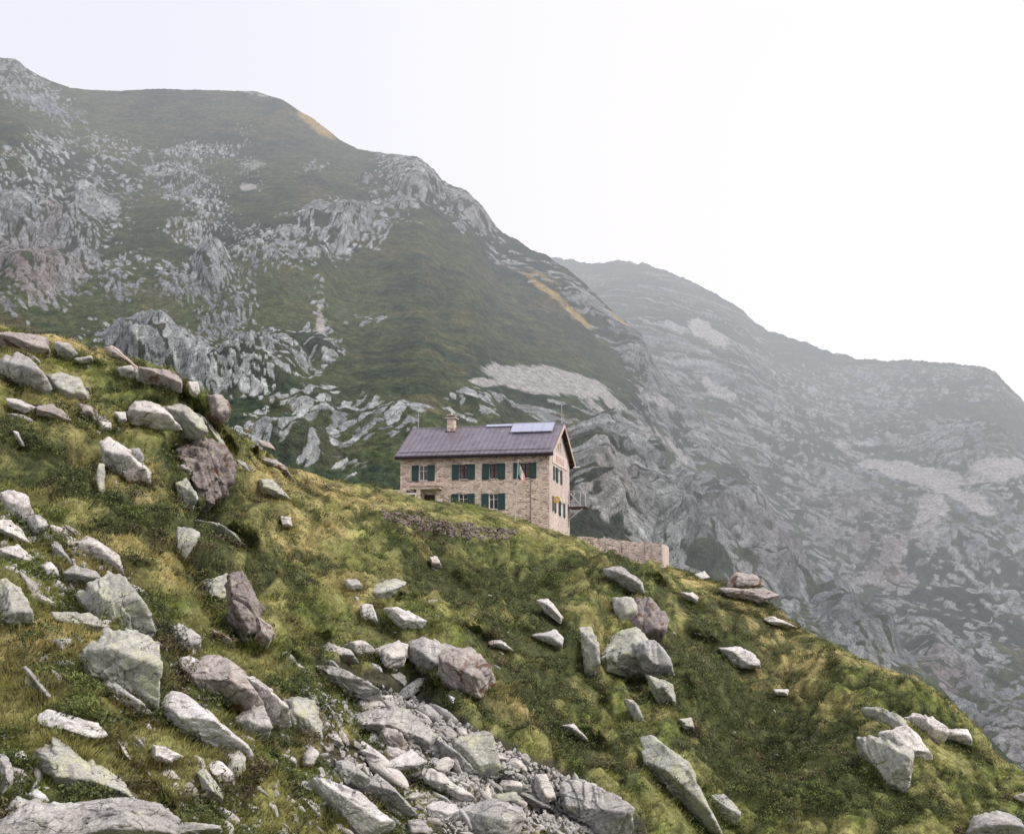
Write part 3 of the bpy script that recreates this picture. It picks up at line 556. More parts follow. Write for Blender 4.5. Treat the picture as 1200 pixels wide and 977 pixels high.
Rk('B', 'g', 'thin grey slab end at the lower picture edge right of the bedrock', (602, 935), (680, 945), (767, 945), (770, 968), (622, 978), **SL)
Rk('B', 'p', 'slim pale blade in the grass below the flat white table-like slab', (405, 640), (440, 680), (467, 727), (440, 700), **SL)
Rk('B', 'b', 'slim brownish stone in straw grass above the long pale-topped boulder', (742, 262), (812, 300), (790, 307), (745, 282))
Rk('B', 'l', 'pale block at the head of the small upright crag', (715, 95), (790, 70), (802, 140), (760, 167), (720, 142), **OC)
Rk('B', 'd', 'dark upright fluted crag in the middle of the slope', (800, 90), (850, 75), (878, 170), (925, 240), (930, 300), (850, 292), (810, 230), name='rock_outcrop', thick=.6, jag=1.7)
Rk('B', 'b', 'short brown pillar joined to the dark fluted crag', (905, 225), (945, 250), (960, 280), (935, 320), (900, 300), **OC)
Rk('C', 'l', 'bow-shaped pale slab lying on the heath below the hut', (190, 195), (310, 150), (347, 160), (290, 192), (285, 215), (240, 237), **SL)
Rk('C', 'w', 'white kite-shaped stone below the bow-shaped slab', (265, 252), (310, 245), (397, 285), (380, 305), (325, 307))
Rk('C', 'g', 'flattish grey boulder at the left of a row of three above the scree', (60, 375), (95, 355), (160, 380), (182, 415), (120, 407), (70, 390))
Rk('C', 'p', 'low light stone in the middle of a row of three above the scree', (145, 360), (200, 355), (237, 380), (175, 387))
Rk('C', 'p', 'chunky pale stone next to the great cleft boulder', (240, 375), (300, 358), (340, 382), (325, 422), (275, 427))
Rk('C', 'g', 'flat-topped uphill half of the great cleft boulder', (343, 362), (380, 345), (485, 368), (450, 462), (400, 450), (345, 402))
Rk('C', 'b', 'great rounded downhill half of the cleft boulder, pinkish brown', (440, 425), (480, 372), (510, 368), (580, 430), (607, 470), (562, 517), (490, 492), (440, 460))
Rk('C', 'g', 'long grey slab leading down into the top of the scree run', (50, 430), (110, 430), (242, 500), (247, 537), (180, 522), (100, 480), name='rock_slab', thick=.5)
Rk('C', 'p', 'rounded pale stone at the tip of the long grey slab', (245, 520), (290, 520), (312, 545), (290, 562))
Rk('C', 'g', 'broad grey hump of rock at the head of the scree run', (190, 590), (250, 562), (340, 570), (430, 648), (400, 682), (300, 642), (200, 622), name='boulder', thick=.35)
Rk('C', 'b', 'reddish triangular stone leaning on the broad grey hump', (258, 642), (285, 608), (337, 682), (320, 692), (270, 667))
Rk('C', 'g', 'jagged grey block on the upper right rim of the scree run', (370, 560), (400, 545), (442, 580), (430, 612), (390, 592))
Rk('C', 'l', 'big square pale block standing at the right rim of the scree', (480, 660), (580, 635), (602, 645), (595, 690), (627, 745), (560, 757), (490, 702))
Rk('C', 'g', 'long stone lying against the big square pale block', (425, 650), (490, 690), (560, 762), (520, 752), (450, 712))
Rk('C', 'w', 'longest white slab, running down to the lower picture edge', (37, 772), (80, 790), (150, 830), (205, 880), (280, 942), (200, 955), (120, 870), **SL)
Rk('C', 'g', 'dark-sided block perched above the longest white slab', (118, 730), (150, 720), (217, 780), (210, 802), (150, 792))
Rk('C', 'g', 'rough grey slab parallel to the longest white slab', (190, 810), (250, 775), (320, 838), (370, 892), (330, 892), (240, 842), name='rock_slab', thick=.5)
Rk('C', 'p', 'pointed pale stone standing on the right rim of the scree', (738, 770), (770, 768), (802, 840), (760, 852), (740, 812))
Rk('C', 'g', 'big tilted slab-sided boulder at the lower end of the scree run', (835, 800), (880, 790), (930, 810), (1022, 905), (1022, 960), (960, 965), (900, 905), (840, 872))
Rk('C', 'p', 'small pale stone right of the big tilted boulder', (985, 845), (1005, 845), (1012, 875), (990, 877))
Rk('C', 'w', 'white flat stone in grass below the scree, ragged edge', (398, 857), (440, 855), (497, 895), (450, 912), (410, 892), **SL)
Rk('C', 'g', 'grey block at the lower picture edge beside the white slab tip', (338, 912), (380, 905), (417, 940), (400, 962), (350, 962))
Rk('C', 'w', 'pale triangular stone in the dark heath halfway down from the hut', (730, 332), (800, 315), (825, 340), (822, 367), (770, 352))
Rk('C', 'p', 'slanting pale stone uphill of the triangular stone', (745, 225), (780, 220), (827, 275), (815, 292), (770, 257))
Rk('C', 'p', 'slim pale stone in grass left of the triangular stone', (590, 347), (630, 345), (672, 380), (600, 362), **SL)
Rk('C', 'l', 'upright pale edge of rock left of the rounded outcrop', (880, 310), (910, 318), (917, 452), (895, 432), (888, 370), **OC)
Rk('C', 'g', 'grey capping rock at the top of the rounded outcrop below the terrace wall', (963, 130), (1010, 125), (1060, 160), (1072, 200), (1020, 182), (975, 152), **OC)
Rk('C', 'l', 'patchy lichened face in the upper part of the rounded outcrop', (985, 220), (1040, 222), (1042, 292), (1000, 292), **OC)
Rk('C', 'd', 'dark smooth shoulder of the rounded outcrop', (1040, 290), (1062, 220), (1100, 250), (1132, 320), (1120, 352), (1060, 332), name='rock_outcrop', thick=.6, lead=.4)
Rk('C', 'l', 'broad greenish face of the rounded outcrop, mossy on one side', (960, 402), (1000, 330), (1050, 320), (1057, 380), (1082, 442), (1060, 462), (980, 432), name='rock_outcrop', thick=.6, lead=.4)
Rk('C', 'g', 'dark grey bulging block of the rounded outcrop', (1053, 365), (1110, 353), (1152, 410), (1167, 477), (1100, 452), (1060, 402), name='rock_outcrop', thick=.7, lead=.4)
Rk('C', 'l', 'lowest flat-faced block of the rounded outcrop', (1090, 460), (1165, 490), (1174, 545), (1120, 537), name='rock_outcrop', thick=.6, lead=.4)
Rk('C', 'l', 'rounded yellowish rock under overhanging heath, below the outcrop', (1018, 535), (1045, 540), (1082, 602), (1050, 592))
Rk('C', 'p', 'ragged pale rock showing through heath in the middle of the lower slope', (820, 615), (860, 608), (907, 660), (870, 647))
Rk('C', 'p', 'small white stone on the heath just under the rubble bank', (410, 88), (430, 85), (447, 120), (415, 112))
Rk('C', 'w', 'little round white stone in dark heath below the cleft boulder', (468, 522), (488, 527), (482, 550))
Rk('C', 'g', 'low grey stone at the left tip of the bow-shaped slab', (140, 162), (180, 158), (202, 185), (160, 187))
Rk('C', 'w', 'broken white stones left of the kite-shaped stone', (192, 237), (225, 235), (247, 290), (200, 277))
Rk('C', 'p', 'thin pale stone poking out right of the big square block', (600, 700), (620, 698), (657, 720), (620, 724))
Rk('C', 'g', 'large grey slab lying in the scree run near the lower picture edge', (505, 870), (600, 860), (702, 930), (640, 958), (560, 935), name='rock_slab', thick=.4)
Rk('C', 'p', 'long low slab crossing the middle of the scree run', (378, 760), (420, 750), (542, 830), (500, 842), (400, 792), **SL)
Rk('C', 'w', 'white curved slab enclosing a pocket of grass', (268, 735), (350, 690), (397, 730), (360, 750), (272, 752), **SL)
Rk('C', 'w', 'small white stone left of the curved slab', (190, 690), (230, 685), (257, 715), (240, 727))
Rk('C', 'p', 'pale oval stone in grass above the dark-sided block', (75, 637), (120, 640), (142, 675), (100, 667))
Rk('C', 'p', 'upright pale stone next to the yellowish humped boulder', (15, 700), (40, 680), (62, 700), (40, 742), (10, 735))
Rk('C', 'p', 'square light block in the right half of the scree run', (625, 782), (690, 790), (692, 818), (640, 815))
Rk('C', 'l', 'blocky yellowish stone in the centre of the scree run', (600, 832), (680, 820), (692, 860), (620, 867))
Rk('C', 'g', 'flat stone bridging two blocks below the pointed standing stone', (690, 822), (740, 830), (790, 872), (735, 868))
Rk('D', 'l', 'long greenish slab running down below the rounded outcrop', (10, 655), (60, 668), (150, 740), (200, 850), (252, 947), (200, 925), (100, 800), (20, 732), name='rock_slab', thick=.35, lead=.4)
Rk('D', 'l', 'oval greenish rock right beside the long greenish slab', (223, 835), (260, 830), (307, 890), (300, 922), (260, 902))
Rk('D', 'w', 'pale leaf-shaped stone alone on the dark right slope', (245, 370), (310, 370), (347, 390), (370, 432), (320, 432), (280, 402))
Rk('D', 'p', 'small pale stone alone in the middle of the right slope', (415, 500), (465, 500), (460, 520), (425, 516))
Rk('D', 'l', 'uppermost thin slab of the slab group on the right slope', (690, 560), (760, 573), (832, 610), (820, 642), (760, 602), name='rock_slab', thick=.4)
Rk('D', 'p', 'wide bright slab by the skyline in the right slope group', (830, 592), (870, 575), (940, 620), (950, 660), (900, 642), name='rock_slab', thick=.4)
Rk('D', 'p', 'last slab of the right slope group, touching the rusty grass', (940, 625), (1022, 625), (1037, 677), (960, 652), name='rock_slab', thick=.4)
Rk('D', 'p', 'middle slab of the right slope group, widest one', (750, 640), (830, 613), (860, 668), (912, 717), (850, 717), (780, 692), name='rock_slab', thick=.4)
Rk('D', 'l', 'lowest triangular slab of the right slope group', (680, 652), (720, 658), (800, 698), (842, 750), (832, 812), (770, 782), (720, 712), name='rock_slab', thick=.4)
Rk('D', 'b', 'smooth grey-brown dome of rock on the skyline right of the terrace wall', (248, 175), (300, 137), (360, 145), (387, 178), (330, 184), lead=1.0)
Rk('D', 'w', 'bright white stone on the skyline just past the terrace wall', (170, 140), (200, 132), (217, 150), (190, 158), lead=1.0)
Rk('D', 'p', 'pale stone in straw grass below the bright white skyline stone', (120, 197), (165, 198), (182, 212), (175, 227), (140, 217))
Rk('D', 'b', 'reddish broken ledge under the smooth skyline dome', (255, 185), (380, 188), (420, 205), (370, 228), (280, 205), name='rock_outcrop', thick=.6, lead=.9, jag=1.5)
Rk('D', 'p', 'thin pale slab in straw grass down from the skyline dome', (370, 272), (420, 275), (492, 305), (420, 297), **SL)
Rk('D', 'g', 'grey rock at the lower right corner with dark cracks', (1030, 942), (1050, 900), (1110, 885), (1182, 910), (1200, 970), (1030, 970), **OC)
Rk('D', 'p', 'pale rock cut by the right picture edge near the crest', (1163, 837), (1230, 815), (1230, 860))
Rk('D', 'l', 'rounded rock half hidden in heath between outcrop and right slope', (120, 592), (160, 590), (170, 625), (140, 622))

for i, (z, m, label, pts, kw) in enumerate(TR):
    k, ox, oy = ZM[z]; P = np.array(pts, float)/k+np.array([ox, oy]); cP = P.mean(0); P = (P-cP)*(1.2 if kw.get('name') == 'rock_outcrop' else 1.09)+cP
    a = np.ptp(P[:, 0])*np.ptp(P[:, 1])
    nm = kw.pop('name', 'boulder' if a > 700 else 'stone')
    o = place_rock(P, m, nm, sub=6 if a > 3500 else 5 if a > 900 else 4, rs=i+3, **kw)
    if o is None: print('rock missed', i, label); continue
    cat = {'boulder': 'boulder', 'stone': 'stone', 'rock_outcrop': 'rock outcrop', 'rock_slab': 'rock slab'}[nm]
    tag(o, label, cat)
# turf banks up against every set stone, so each one sits in the hillside
GX, GY, GD = proj(PF2); GN = GD.copy()
for Ph, n, cen in BANKS:
    cm = Ph.mean(0); x0, y0 = Ph.min(0)-26; x1, y1 = Ph.max(0)+26
    jj = np.where((px > x0-20) & (px < x1+20))[0]
    if not len(jj): continue
    sl_ = (slice(None), slice(jj[0], jj[-1]+1)); X, Y = GX[sl_], GY[sl_]; g = np.zeros(X.shape); dist = np.full(X.shape, -99.)
    for i in range(len(Ph)):
        a, b = Ph[i], Ph[(i+1) % len(Ph)]; e = b-a; L = np.linalg.norm(e)
        if L < .5: continue
        nn = np.array([e[1], -e[0]])/L; h = nn@(a-cm); dd_ = nn[0]*(X-cm[0])+nn[1]*(Y-cm[1])
        g = np.maximum(g, dd_/max(h, .5)); dist = np.maximum(dist, dd_-h)
    w_ = 1-sstep(-1, 24, dist)
    if w_.max() <= 0: continue
    k = 1/np.maximum(g, 1); r = ray(cm[0]+(X-cm[0])*k, cm[1]+(Y-cm[1])*k); Dp = (n@cen)/(r@n)*1.004
    Dp = np.clip(Dp, GD[sl_]*.91, GD[sl_]*1.06); vv = sstep(-.35, .25, (Y-cm[1])/(np.ptp(Ph[:, 1])/2+1)); Dp = np.where(Dp < GD[sl_], GD[sl_]+(Dp-GD[sl_])*vv, Dp); GN[sl_] = GN[sl_]*(1-w_)+Dp*w_
PF2 = PF2*(GN/GD)[..., None]
FULL, fFG, BV, nB_, nF_ = full_hill()
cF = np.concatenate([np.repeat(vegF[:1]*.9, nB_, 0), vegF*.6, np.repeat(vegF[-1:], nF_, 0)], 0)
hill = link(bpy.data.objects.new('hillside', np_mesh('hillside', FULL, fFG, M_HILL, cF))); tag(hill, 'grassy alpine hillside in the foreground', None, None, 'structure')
print('traced rocks', len(TR), time.time()-T00)

# ---- scree: individual blocks (copies of twelve shapes) + fine rubble as stuff
protos = []
for i in range(12):
    r = np.random.default_rng(900+i); nv = 6; an = np.sort(r.uniform(0, 2*math.pi, nv)); el = r.uniform(.45, .9)
    poly = np.stack([np.cos(an), np.sin(an)*el], 1)*r.uniform(.8, 1.1, nv)[:, None]
    for q in ((1, 0), (-1, 0), (0, el), (0, -el)): poly = np.vstack([poly, np.array(q)*.75])
    protos.append(rock_mesh('scree_block', poly, r.uniform(.3, .55), ROCK['pgpwg'[i % 5]], 900+i, 3, 1.2))
def in_poly(x, y, P):
    c = False; n = len(P)
    for i in range(n):
        x1, y1 = P[i]; x2, y2 = P[(i+1) % n]
        if (y1 > y) != (y2 > y) and x < (x2-x1)*(y-y1)/(y2-y1)+x1: c = not c
    return c
SCREE = [([(425, 800), (480, 815), (545, 850), (600, 880), (690, 925), (735, 985), (540, 985), (470, 905), (420, 850)], 150, 17, 'grey angular block in the long scree run at the foot of the slope', 'blocks of the long scree run'),
         ([(350, 800), (430, 830), (480, 900), (540, 985), (400, 985), (360, 900)], 58, 17, 'pale stone half sunk in grass beside the lower scree run', 'stones in the grass beside the scree run'),
         ([(180, 760), (350, 900), (420, 985), (250, 985), (150, 860)], 40, 14, 'small stone in the tussock grass below the brown overhanging boulder', 'stones in the grass below the overhanging boulder'),
         ([(0, 590), (150, 660), (200, 760), (120, 760), (0, 660)], 58, 14, 'pale stone scattered among the boulders of the upper bouldery strip', 'stones of the upper bouldery strip'),
         ([(0, 860), (60, 890), (60, 930), (0, 935)], 9, 13, 'grey stone wedged above the bedrock slab in the near corner', 'stones wedged above the bedrock slab'),
         ([(0, 400), (240, 460), (330, 560), (200, 620), (0, 520)], 20, 7, 'small stone showing through the heath under the upper ledges', 'stones in the heath under the upper ledges'),
         ([(380, 640), (640, 680), (700, 860), (560, 820), (380, 760)], 16, 7, 'small pale stone in the dark heath on the slope below the hut', 'stones in the heath below the hut'),
         ([(800, 700), (1000, 800), (1160, 930), (900, 900), (760, 780)], 8, 6, 'small stone in the grass on the lower right shoulder of the hill', 'stones on the lower shoulder')]
def drop(me, x, y, spx, name):
    g, n = hit(x, y)
    if g is None: return None
    s = spx/2*camD(g)/FPX
    o = bpy.data.objects.new(name, me); COL.objects.link(o)
    n = n+np.array([0, -.5, .2]); q = Vector(n.tolist()).to_track_quat('Z', 'Y')
    o.matrix_world = Matrix.Translation(Vector(g.tolist())+Vector((0, 0, s*.12))) @ q.to_matrix().to_4x4() @ Matrix.Rotation(random.gauss(-.7, .5), 4, 'Z') @ Matrix.Diagonal((s*random.uniform(1, 1.5), s*random.uniform(.7, 1), s*random.uniform(.7, 1.2), 1))
    return o
for P, n, sz, lab, grp in SCREE:
    xs = [p[0] for p in P]; ys = [p[1] for p in P]; k = 0
    while k < n:
        x, y = random.uniform(min(xs), max(xs)), random.uniform(min(ys), max(ys))
        if not in_poly(x, y, P): continue
        if mask[int(min(y, 1190)), int(x)+100] and random.random() < .8: continue
        o = drop(random.choice(protos), x, y, sz*math.exp(random.gauss(.05, .42)), 'scree_block' if sz > 11 else 'stone')
        if o is None: continue
        tag(o, lab, 'stone', grp); k += 1
big = []
for i in range(9):
    r = np.random.default_rng(400+i); nv = 7; an = np.sort(r.uniform(0, 2*math.pi, nv)); el = r.uniform(.42, .75)
    poly = np.stack([np.cos(an), np.sin(an)*el], 1)*r.uniform(.8, 1.1, nv)[:, None]
    for q in ((1, -.1), (-1, .1), (0, el), (0, -el)): poly = np.vstack([poly, np.array(q)*.75])
    big.append(rock_mesh('boulder', poly, r.uniform(.25, .45), ROCK['pglgbw'[i % 6]], 400+i, 5, 1.0))
MED = [([(0, 560), (110, 620), (190, 720), (260, 800), (60, 840), (0, 760)], 24, 'weathered boulder among the stones of the steep left bank', 'boulders of the left bank'),
       ([(150, 800), (330, 860), (420, 985), (200, 985), (60, 900)], 22, 'weathered boulder bedded in brown tussocks near the lower picture edge', 'boulders in the brown tussocks'),
       ([(330, 720), (470, 790), (540, 860), (420, 880), (330, 800)], 9, 'weathered boulder bedded at the grassy head of the scree', 'boulders at the head of the scree'),
       ([(0, 400), (200, 460), (300, 560), (150, 560), (0, 500)], 9, 'weathered boulder bedded in the turf under the upper ledges', 'boulders under the upper ledges')]
for P, n, lab, grp in MED:
    xs = [p[0] for p in P]; ys = [p[1] for p in P]; k = 0; tries = 0
    while k < n and tries < 900:
        tries += 1; x, y = random.uniform(min(xs), max(xs)), random.uniform(min(ys), max(ys))
        if not in_poly(x, y, P) or mask[int(min(y, 1190)), int(x)+100]: continue
        sz = random.uniform(14, 31)
        o = drop(random.choice(big), x, y, sz, 'boulder')
        if o is None: continue
        tag(o, lab, 'boulder', grp); k += 1
        for q in range(10): BASES.append((x+random.uniform(-.6, .6)*sz, y+abs(random.gauss(.25, .15))*sz))
def rubble(name, areas, total, szr, mat, cols=None):
    Vs, Fs = [], []; v0, f0 = ico(1); o = 0
    for P, n in areas:
        xs = [p[0] for p in P]; ys = [p[1] for p in P]; k = 0
        while k < n:
            x, y = random.uniform(min(xs), max(xs)), random.uniform(min(ys), max(ys))
            if not in_poly(x, y, P): continue
            k += 1; g, _ = hit(x, y)
            if g is None: continue
            s = random.uniform(*szr)/2*camD(g)/FPX
            rr = RNG.normal(size=(3, 3)); q, _ = np.linalg.qr(rr)
            v = v0*(1+RNG.uniform(-.3, .25, (len(v0), 1))); v = np.clip(v, -.72, .72)*np.array([1.3, .9, .6])*s@q.T
            Vs.append(v+g+np.array([0, 0, s*.2])); Fs.append(f0+o); o += len(v0)
    me = np_mesh(name, np.concatenate(Vs), np.concatenate(Fs), mat, smooth=False)
    return link(bpy.data.objects.new(name, me))
o = rubble('scree', [(SCREE[0][0], 2300), (SCREE[1][0], 520), (SCREE[3][0], 260), ([(180, 740), (340, 820), (420, 985), (250, 985), (120, 860)], 160), (SCREE[4][0], 60)], 0, (3.5, 11), ROCK['g']); tag(o, 'fine grey scree rubble between the larger blocks', 'scree', None, 'stuff')
o = rubble('rubble', [([(447, 598), (480, 604), (520, 612), (560, 616), (605, 622), (600, 632), (560, 634), (520, 628), (480, 618), (450, 608)], 420)], 0, (3, 7.5), ROCK['u']); tag(o, 'reddish brown rubble of a tumbled stone bank below the hut', 'rubble', None, 'stuff')
print('scree', time.time()-T00)

# ------------------------------------------------------------------ grass and heath (uncountable)
def surf_samples(n):
    x = RNG.uniform(-60, 1270, n); fy = fcs(x); by = curve(FG_B)(x)
    y = fy+(np.minimum(by, 1035)-fy)*RNG.uniform(0, 1, n)**1.0
    keep = RNG.uniform(0, 1, n) < (1035-fy)/650; x, y, fy, by = x[keep], y[keep], fy[keep], by[keep]
    gx = (x-px[0])/2.0; gy = (y-fy)/(by-fy)*(NYF-1)
    i = np.clip(gy.astype(int), 0, NYF-2); j = np.clip(gx.astype(int), 0, len(px)-2); a = (gy-i)[:, None]; b = (gx-j)[:, None]
    P = PF2[i, j]*(1-a)*(1-b)+PF2[i+1, j]*a*(1-b)+PF2[i, j+1]*(1-a)*b+PF2[i+1, j+1]*a*b
    Pz = PF[i, j]*(1-a)*(1-b)+PF[i+1, j]*a*(1-b)+PF[i, j+1]*(1-a)*b+PF[i+1, j+1]*a*b
    X, Y, D = proj(P); ok = ~mask[np.clip(Y.astype(int), 0, 1199), np.clip(X.astype(int)+100, 0, 1499)]
    return P[ok], x[ok], y[ok], Pz[ok]
def blades(P0, col, nb, rad, Lr, wd, lean, tipc):
    n = len(P0); P = np.repeat(P0, nb, 0); C = np.repeat(col, nb, 0); N = n*nb
    ang = RNG.uniform(0, 2*np.pi, N); rr = rad*np.sqrt(RNG.uniform(0, 1, N)); out = np.stack([np.cos(ang), np.sin(ang), np.zeros(N)], 1)
    L = RNG.uniform(*Lr, N)*np.repeat(RNG.uniform(.6, 1.25, n), nb)
    base = P+out*rr[:, None]; base[:, 2] -= .06
    dr = out*(lean*RNG.uniform(.3, 1.3, N))[:, None]+np.array([.25, -.1, 1.0]); dr /= np.linalg.norm(dr, axis=1)[:, None]
    tip = base+dr*L[:, None]; tip[:, 2] -= .12*L
    sa = RNG.uniform(0, 2*np.pi, N); sd = np.stack([np.cos(sa), np.sin(sa), np.zeros(N)], 1)*(wd*RNG.uniform(.6, 1.4, N))[:, None]
    V = np.stack([base-sd, base+sd, tip], 1).reshape(-1, 3)
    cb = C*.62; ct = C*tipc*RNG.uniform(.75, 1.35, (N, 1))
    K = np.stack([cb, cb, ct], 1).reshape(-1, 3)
    return V, K
BP = []
for (x, y) in BASES:
    g, _ = hit(x, y)
    if g is not None and -80 < x < 1290: BP.append((*g, x, y))
BP = np.array(BP)
def smask_at(P):
    X, Y, D = proj(P); return SCR_M[np.clip(Y.astype(int), 0, 1199), np.clip(X.astype(int)+100, 0, 1499)]
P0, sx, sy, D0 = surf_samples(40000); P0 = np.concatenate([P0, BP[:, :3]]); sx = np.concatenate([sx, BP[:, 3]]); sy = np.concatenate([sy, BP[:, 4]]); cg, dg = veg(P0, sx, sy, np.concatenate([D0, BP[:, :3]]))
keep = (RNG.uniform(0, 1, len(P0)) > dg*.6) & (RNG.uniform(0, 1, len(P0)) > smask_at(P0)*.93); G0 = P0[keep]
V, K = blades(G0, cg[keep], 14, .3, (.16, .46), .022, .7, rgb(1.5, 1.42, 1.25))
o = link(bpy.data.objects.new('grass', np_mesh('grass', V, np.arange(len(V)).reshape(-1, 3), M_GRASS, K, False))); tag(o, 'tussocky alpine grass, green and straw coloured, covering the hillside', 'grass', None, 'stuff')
# heath: low rounded mats of small leaves
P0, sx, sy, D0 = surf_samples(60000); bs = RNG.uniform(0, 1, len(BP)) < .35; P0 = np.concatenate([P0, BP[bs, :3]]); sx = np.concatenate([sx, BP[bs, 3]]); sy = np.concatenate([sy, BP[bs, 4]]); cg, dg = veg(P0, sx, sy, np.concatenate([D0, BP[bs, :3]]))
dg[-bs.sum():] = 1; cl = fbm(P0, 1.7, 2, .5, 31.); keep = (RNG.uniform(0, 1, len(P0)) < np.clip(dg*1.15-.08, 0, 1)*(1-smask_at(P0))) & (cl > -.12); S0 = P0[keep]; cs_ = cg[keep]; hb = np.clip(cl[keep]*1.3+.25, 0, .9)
nl = 30; n = len(S0); u = RNG.normal(size=(n*nl, 3)); u[:, 2] = np.abs(u[:, 2]); u /= np.linalg.norm(u, axis=1)[:, None]
rad = np.repeat(RNG.uniform(.25, .6, n)*(.6+hb), nl)
c = np.repeat(S0, nl, 0)+u*rad[:, None]*np.array([1.15, 1.15, .75]); 
a = RNG.normal(size=(n*nl, 3)); a /= np.linalg.norm(a, axis=1)[:, None]; b = np.cross(a, u+.3*RNG.normal(size=a.shape)); b /= np.linalg.norm(b, axis=1)[:, None]
ls = RNG.uniform(.04, .09, n*nl)[:, None]
V = np.stack([c-a*ls, c+b*ls*.8, c+a*ls*1.2], 1).reshape(-1, 3)
hc = lerp3(np.broadcast_to(rgb(.058, .070, .032), cs_.shape), rgb(.085, .072, .048), sstep(-.1, .35, fbm(S0, 4., 3, .5, 44.))); hc = lerp3(hc, rgb(.10, .125, .04), sstep(.1, .4, fbm(S0, 2.5, 3, .5, 54.))*.7)
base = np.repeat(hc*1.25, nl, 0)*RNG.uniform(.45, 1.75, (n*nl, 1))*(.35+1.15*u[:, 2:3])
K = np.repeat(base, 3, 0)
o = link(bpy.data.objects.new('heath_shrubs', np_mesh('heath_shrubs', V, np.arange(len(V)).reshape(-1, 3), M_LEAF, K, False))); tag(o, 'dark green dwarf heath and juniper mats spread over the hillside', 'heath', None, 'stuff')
print('veg', len(V), time.time()-T00)

# ------------------------------------------------------------------ the hut
AZ = math.radians(12.8); e1 = np.array([math.cos(AZ), -math.sin(AZ), 0]); e2 = np.array([math.sin(AZ), math.cos(AZ), 0])
P0 = pt(644, 625, np.array(125.5*cT)); BASE = P0.copy()
def loc_hit(px_, py_, axis, val):
    """local (x,y,z) of the photo ray with the hut-aligned plane local[axis]=val"""
    r = ray(px_, py_); e = (e1, e2, np.array([0, 0, 1.]))
    n = e[axis]; t = (val+BASE@n)/(r@n); w = r*t-BASE
    return np.array([w@e1, w@e2, w[2]])
LEN = -loc_hit(469, 580, 1, 0)[0]; WID = loc_hit(667.5, 600, 0, 0)[1]
EAVE = loc_hit(644, 527, 1, 0)[2]
RIDGE = loc_hit(660, 497.5, 0, .4)[2]; YR = WID/2
print('hut', LEN, WID, EAVE, RIDGE)
hut = bpy.data.objects.new('mountain_hut', None); COL.objects.link(hut); hut.location = BASE.tolist(); hut.rotation_euler = (0, 0, -AZ)
tag(hut, 'two-storey stone mountain hut with green shutters and a violet-grey metal roof', 'mountain hut')
class MB:
    def __init__(s): s.v = []; s.f = []; s.m = []
    def face(s, pts, mi=0):
        i = len(s.v); s.v += [tuple(map(float, p)) for p in pts]; s.f.append(tuple(range(i, i+len(pts)))); s.m.append(mi)
    def box(s, a, b, mi=0):
        (x0, y0, z0), (x1, y1, z1) = a, b
        c = [(x0, y0, z0), (x1, y0, z0), (x1, y1, z0), (x0, y1, z0), (x0, y0, z1), (x1, y0, z1), (x1, y1, z1), (x0, y1, z1)]
        for f in ((0, 3, 2, 1), (4, 5, 6, 7), (0, 1, 5, 4), (1, 2, 6, 5), (2, 3, 7, 6), (3, 0, 4, 7)): s.face([c[i] for i in f], mi)
    def slab(s, q, th, mi=0):
        """quad q (4 pts) extruded by th along its normal"""
        q = [Vector(p) for p in q]; n = (q[1]-q[0]).cross(q[3]-q[0]).normalized()*th; r = [p+n for p in q]
        s.face(r, mi); s.face(q[::-1], mi)
        for i in range(4): j = (i+1) % 4; s.face([q[i], q[j], r[j], r[i]], mi)
    def tube(s, a, b, r, k=8, r2=None, mi=0):
        a, b = Vector(a), Vector(b); d = (b-a).normalized(); u = d.orthogonal().normalized(); w = d.cross(u); r2 = r if r2 is None else r2
        A = [a+(u*math.cos(t)+w*math.sin(t))*r for t in [2*math.pi*i/k for i in range(k)]]; B = [b+(u*math.cos(t)+w*math.sin(t))*r2 for t in [2*math.pi*i/k for i in range(k)]]
        for i in range(k): j = (i+1) % k; s.face([A[i], A[j], B[j], B[i]], mi)
        s.face(A[::-1], mi); s.face(B, mi)
    def build(s, name, mats, parent=None, bevel=0):
        me = bpy.data.meshes.new(name); me.from_pydata(s.v, [], s.f)
        for m in (mats if isinstance(mats, (list, tuple)) else [mats]): me.materials.append(m)
        me.polygons.foreach_set('material_index', s.m)
        bm = bmesh.new(); bm.from_mesh(me); bmesh.ops.remove_doubles(bm, verts=bm.verts, dist=1e-5); bmesh.ops.recalc_face_normals(bm, faces=bm.faces); bm.to_mesh(me); bm.free()
        o = link(bpy.data.objects.new(name, me), parent)
        if bevel: b = o.modifiers.new('b', 'BEVEL'); b.width = bevel; b.segments = 1; b.limit_method = 'ANGLE'
        return o
def mat_simple(name, c, rough=.7, amt=.25, sc_=3., metal=0, spec=.3):
    m = NT(name); g = m.add('ShaderNodeTexCoord').outputs['Object']; n = m.noise(g, sc_, 5, .65)
    return m.finish(m.mix(1., c, m.mix(m.ramp(n, .25, .75), (1-amt,)*3, (1+amt,)*3), 'MULTIPLY'), rough, n, .3, .02, spec, metal)
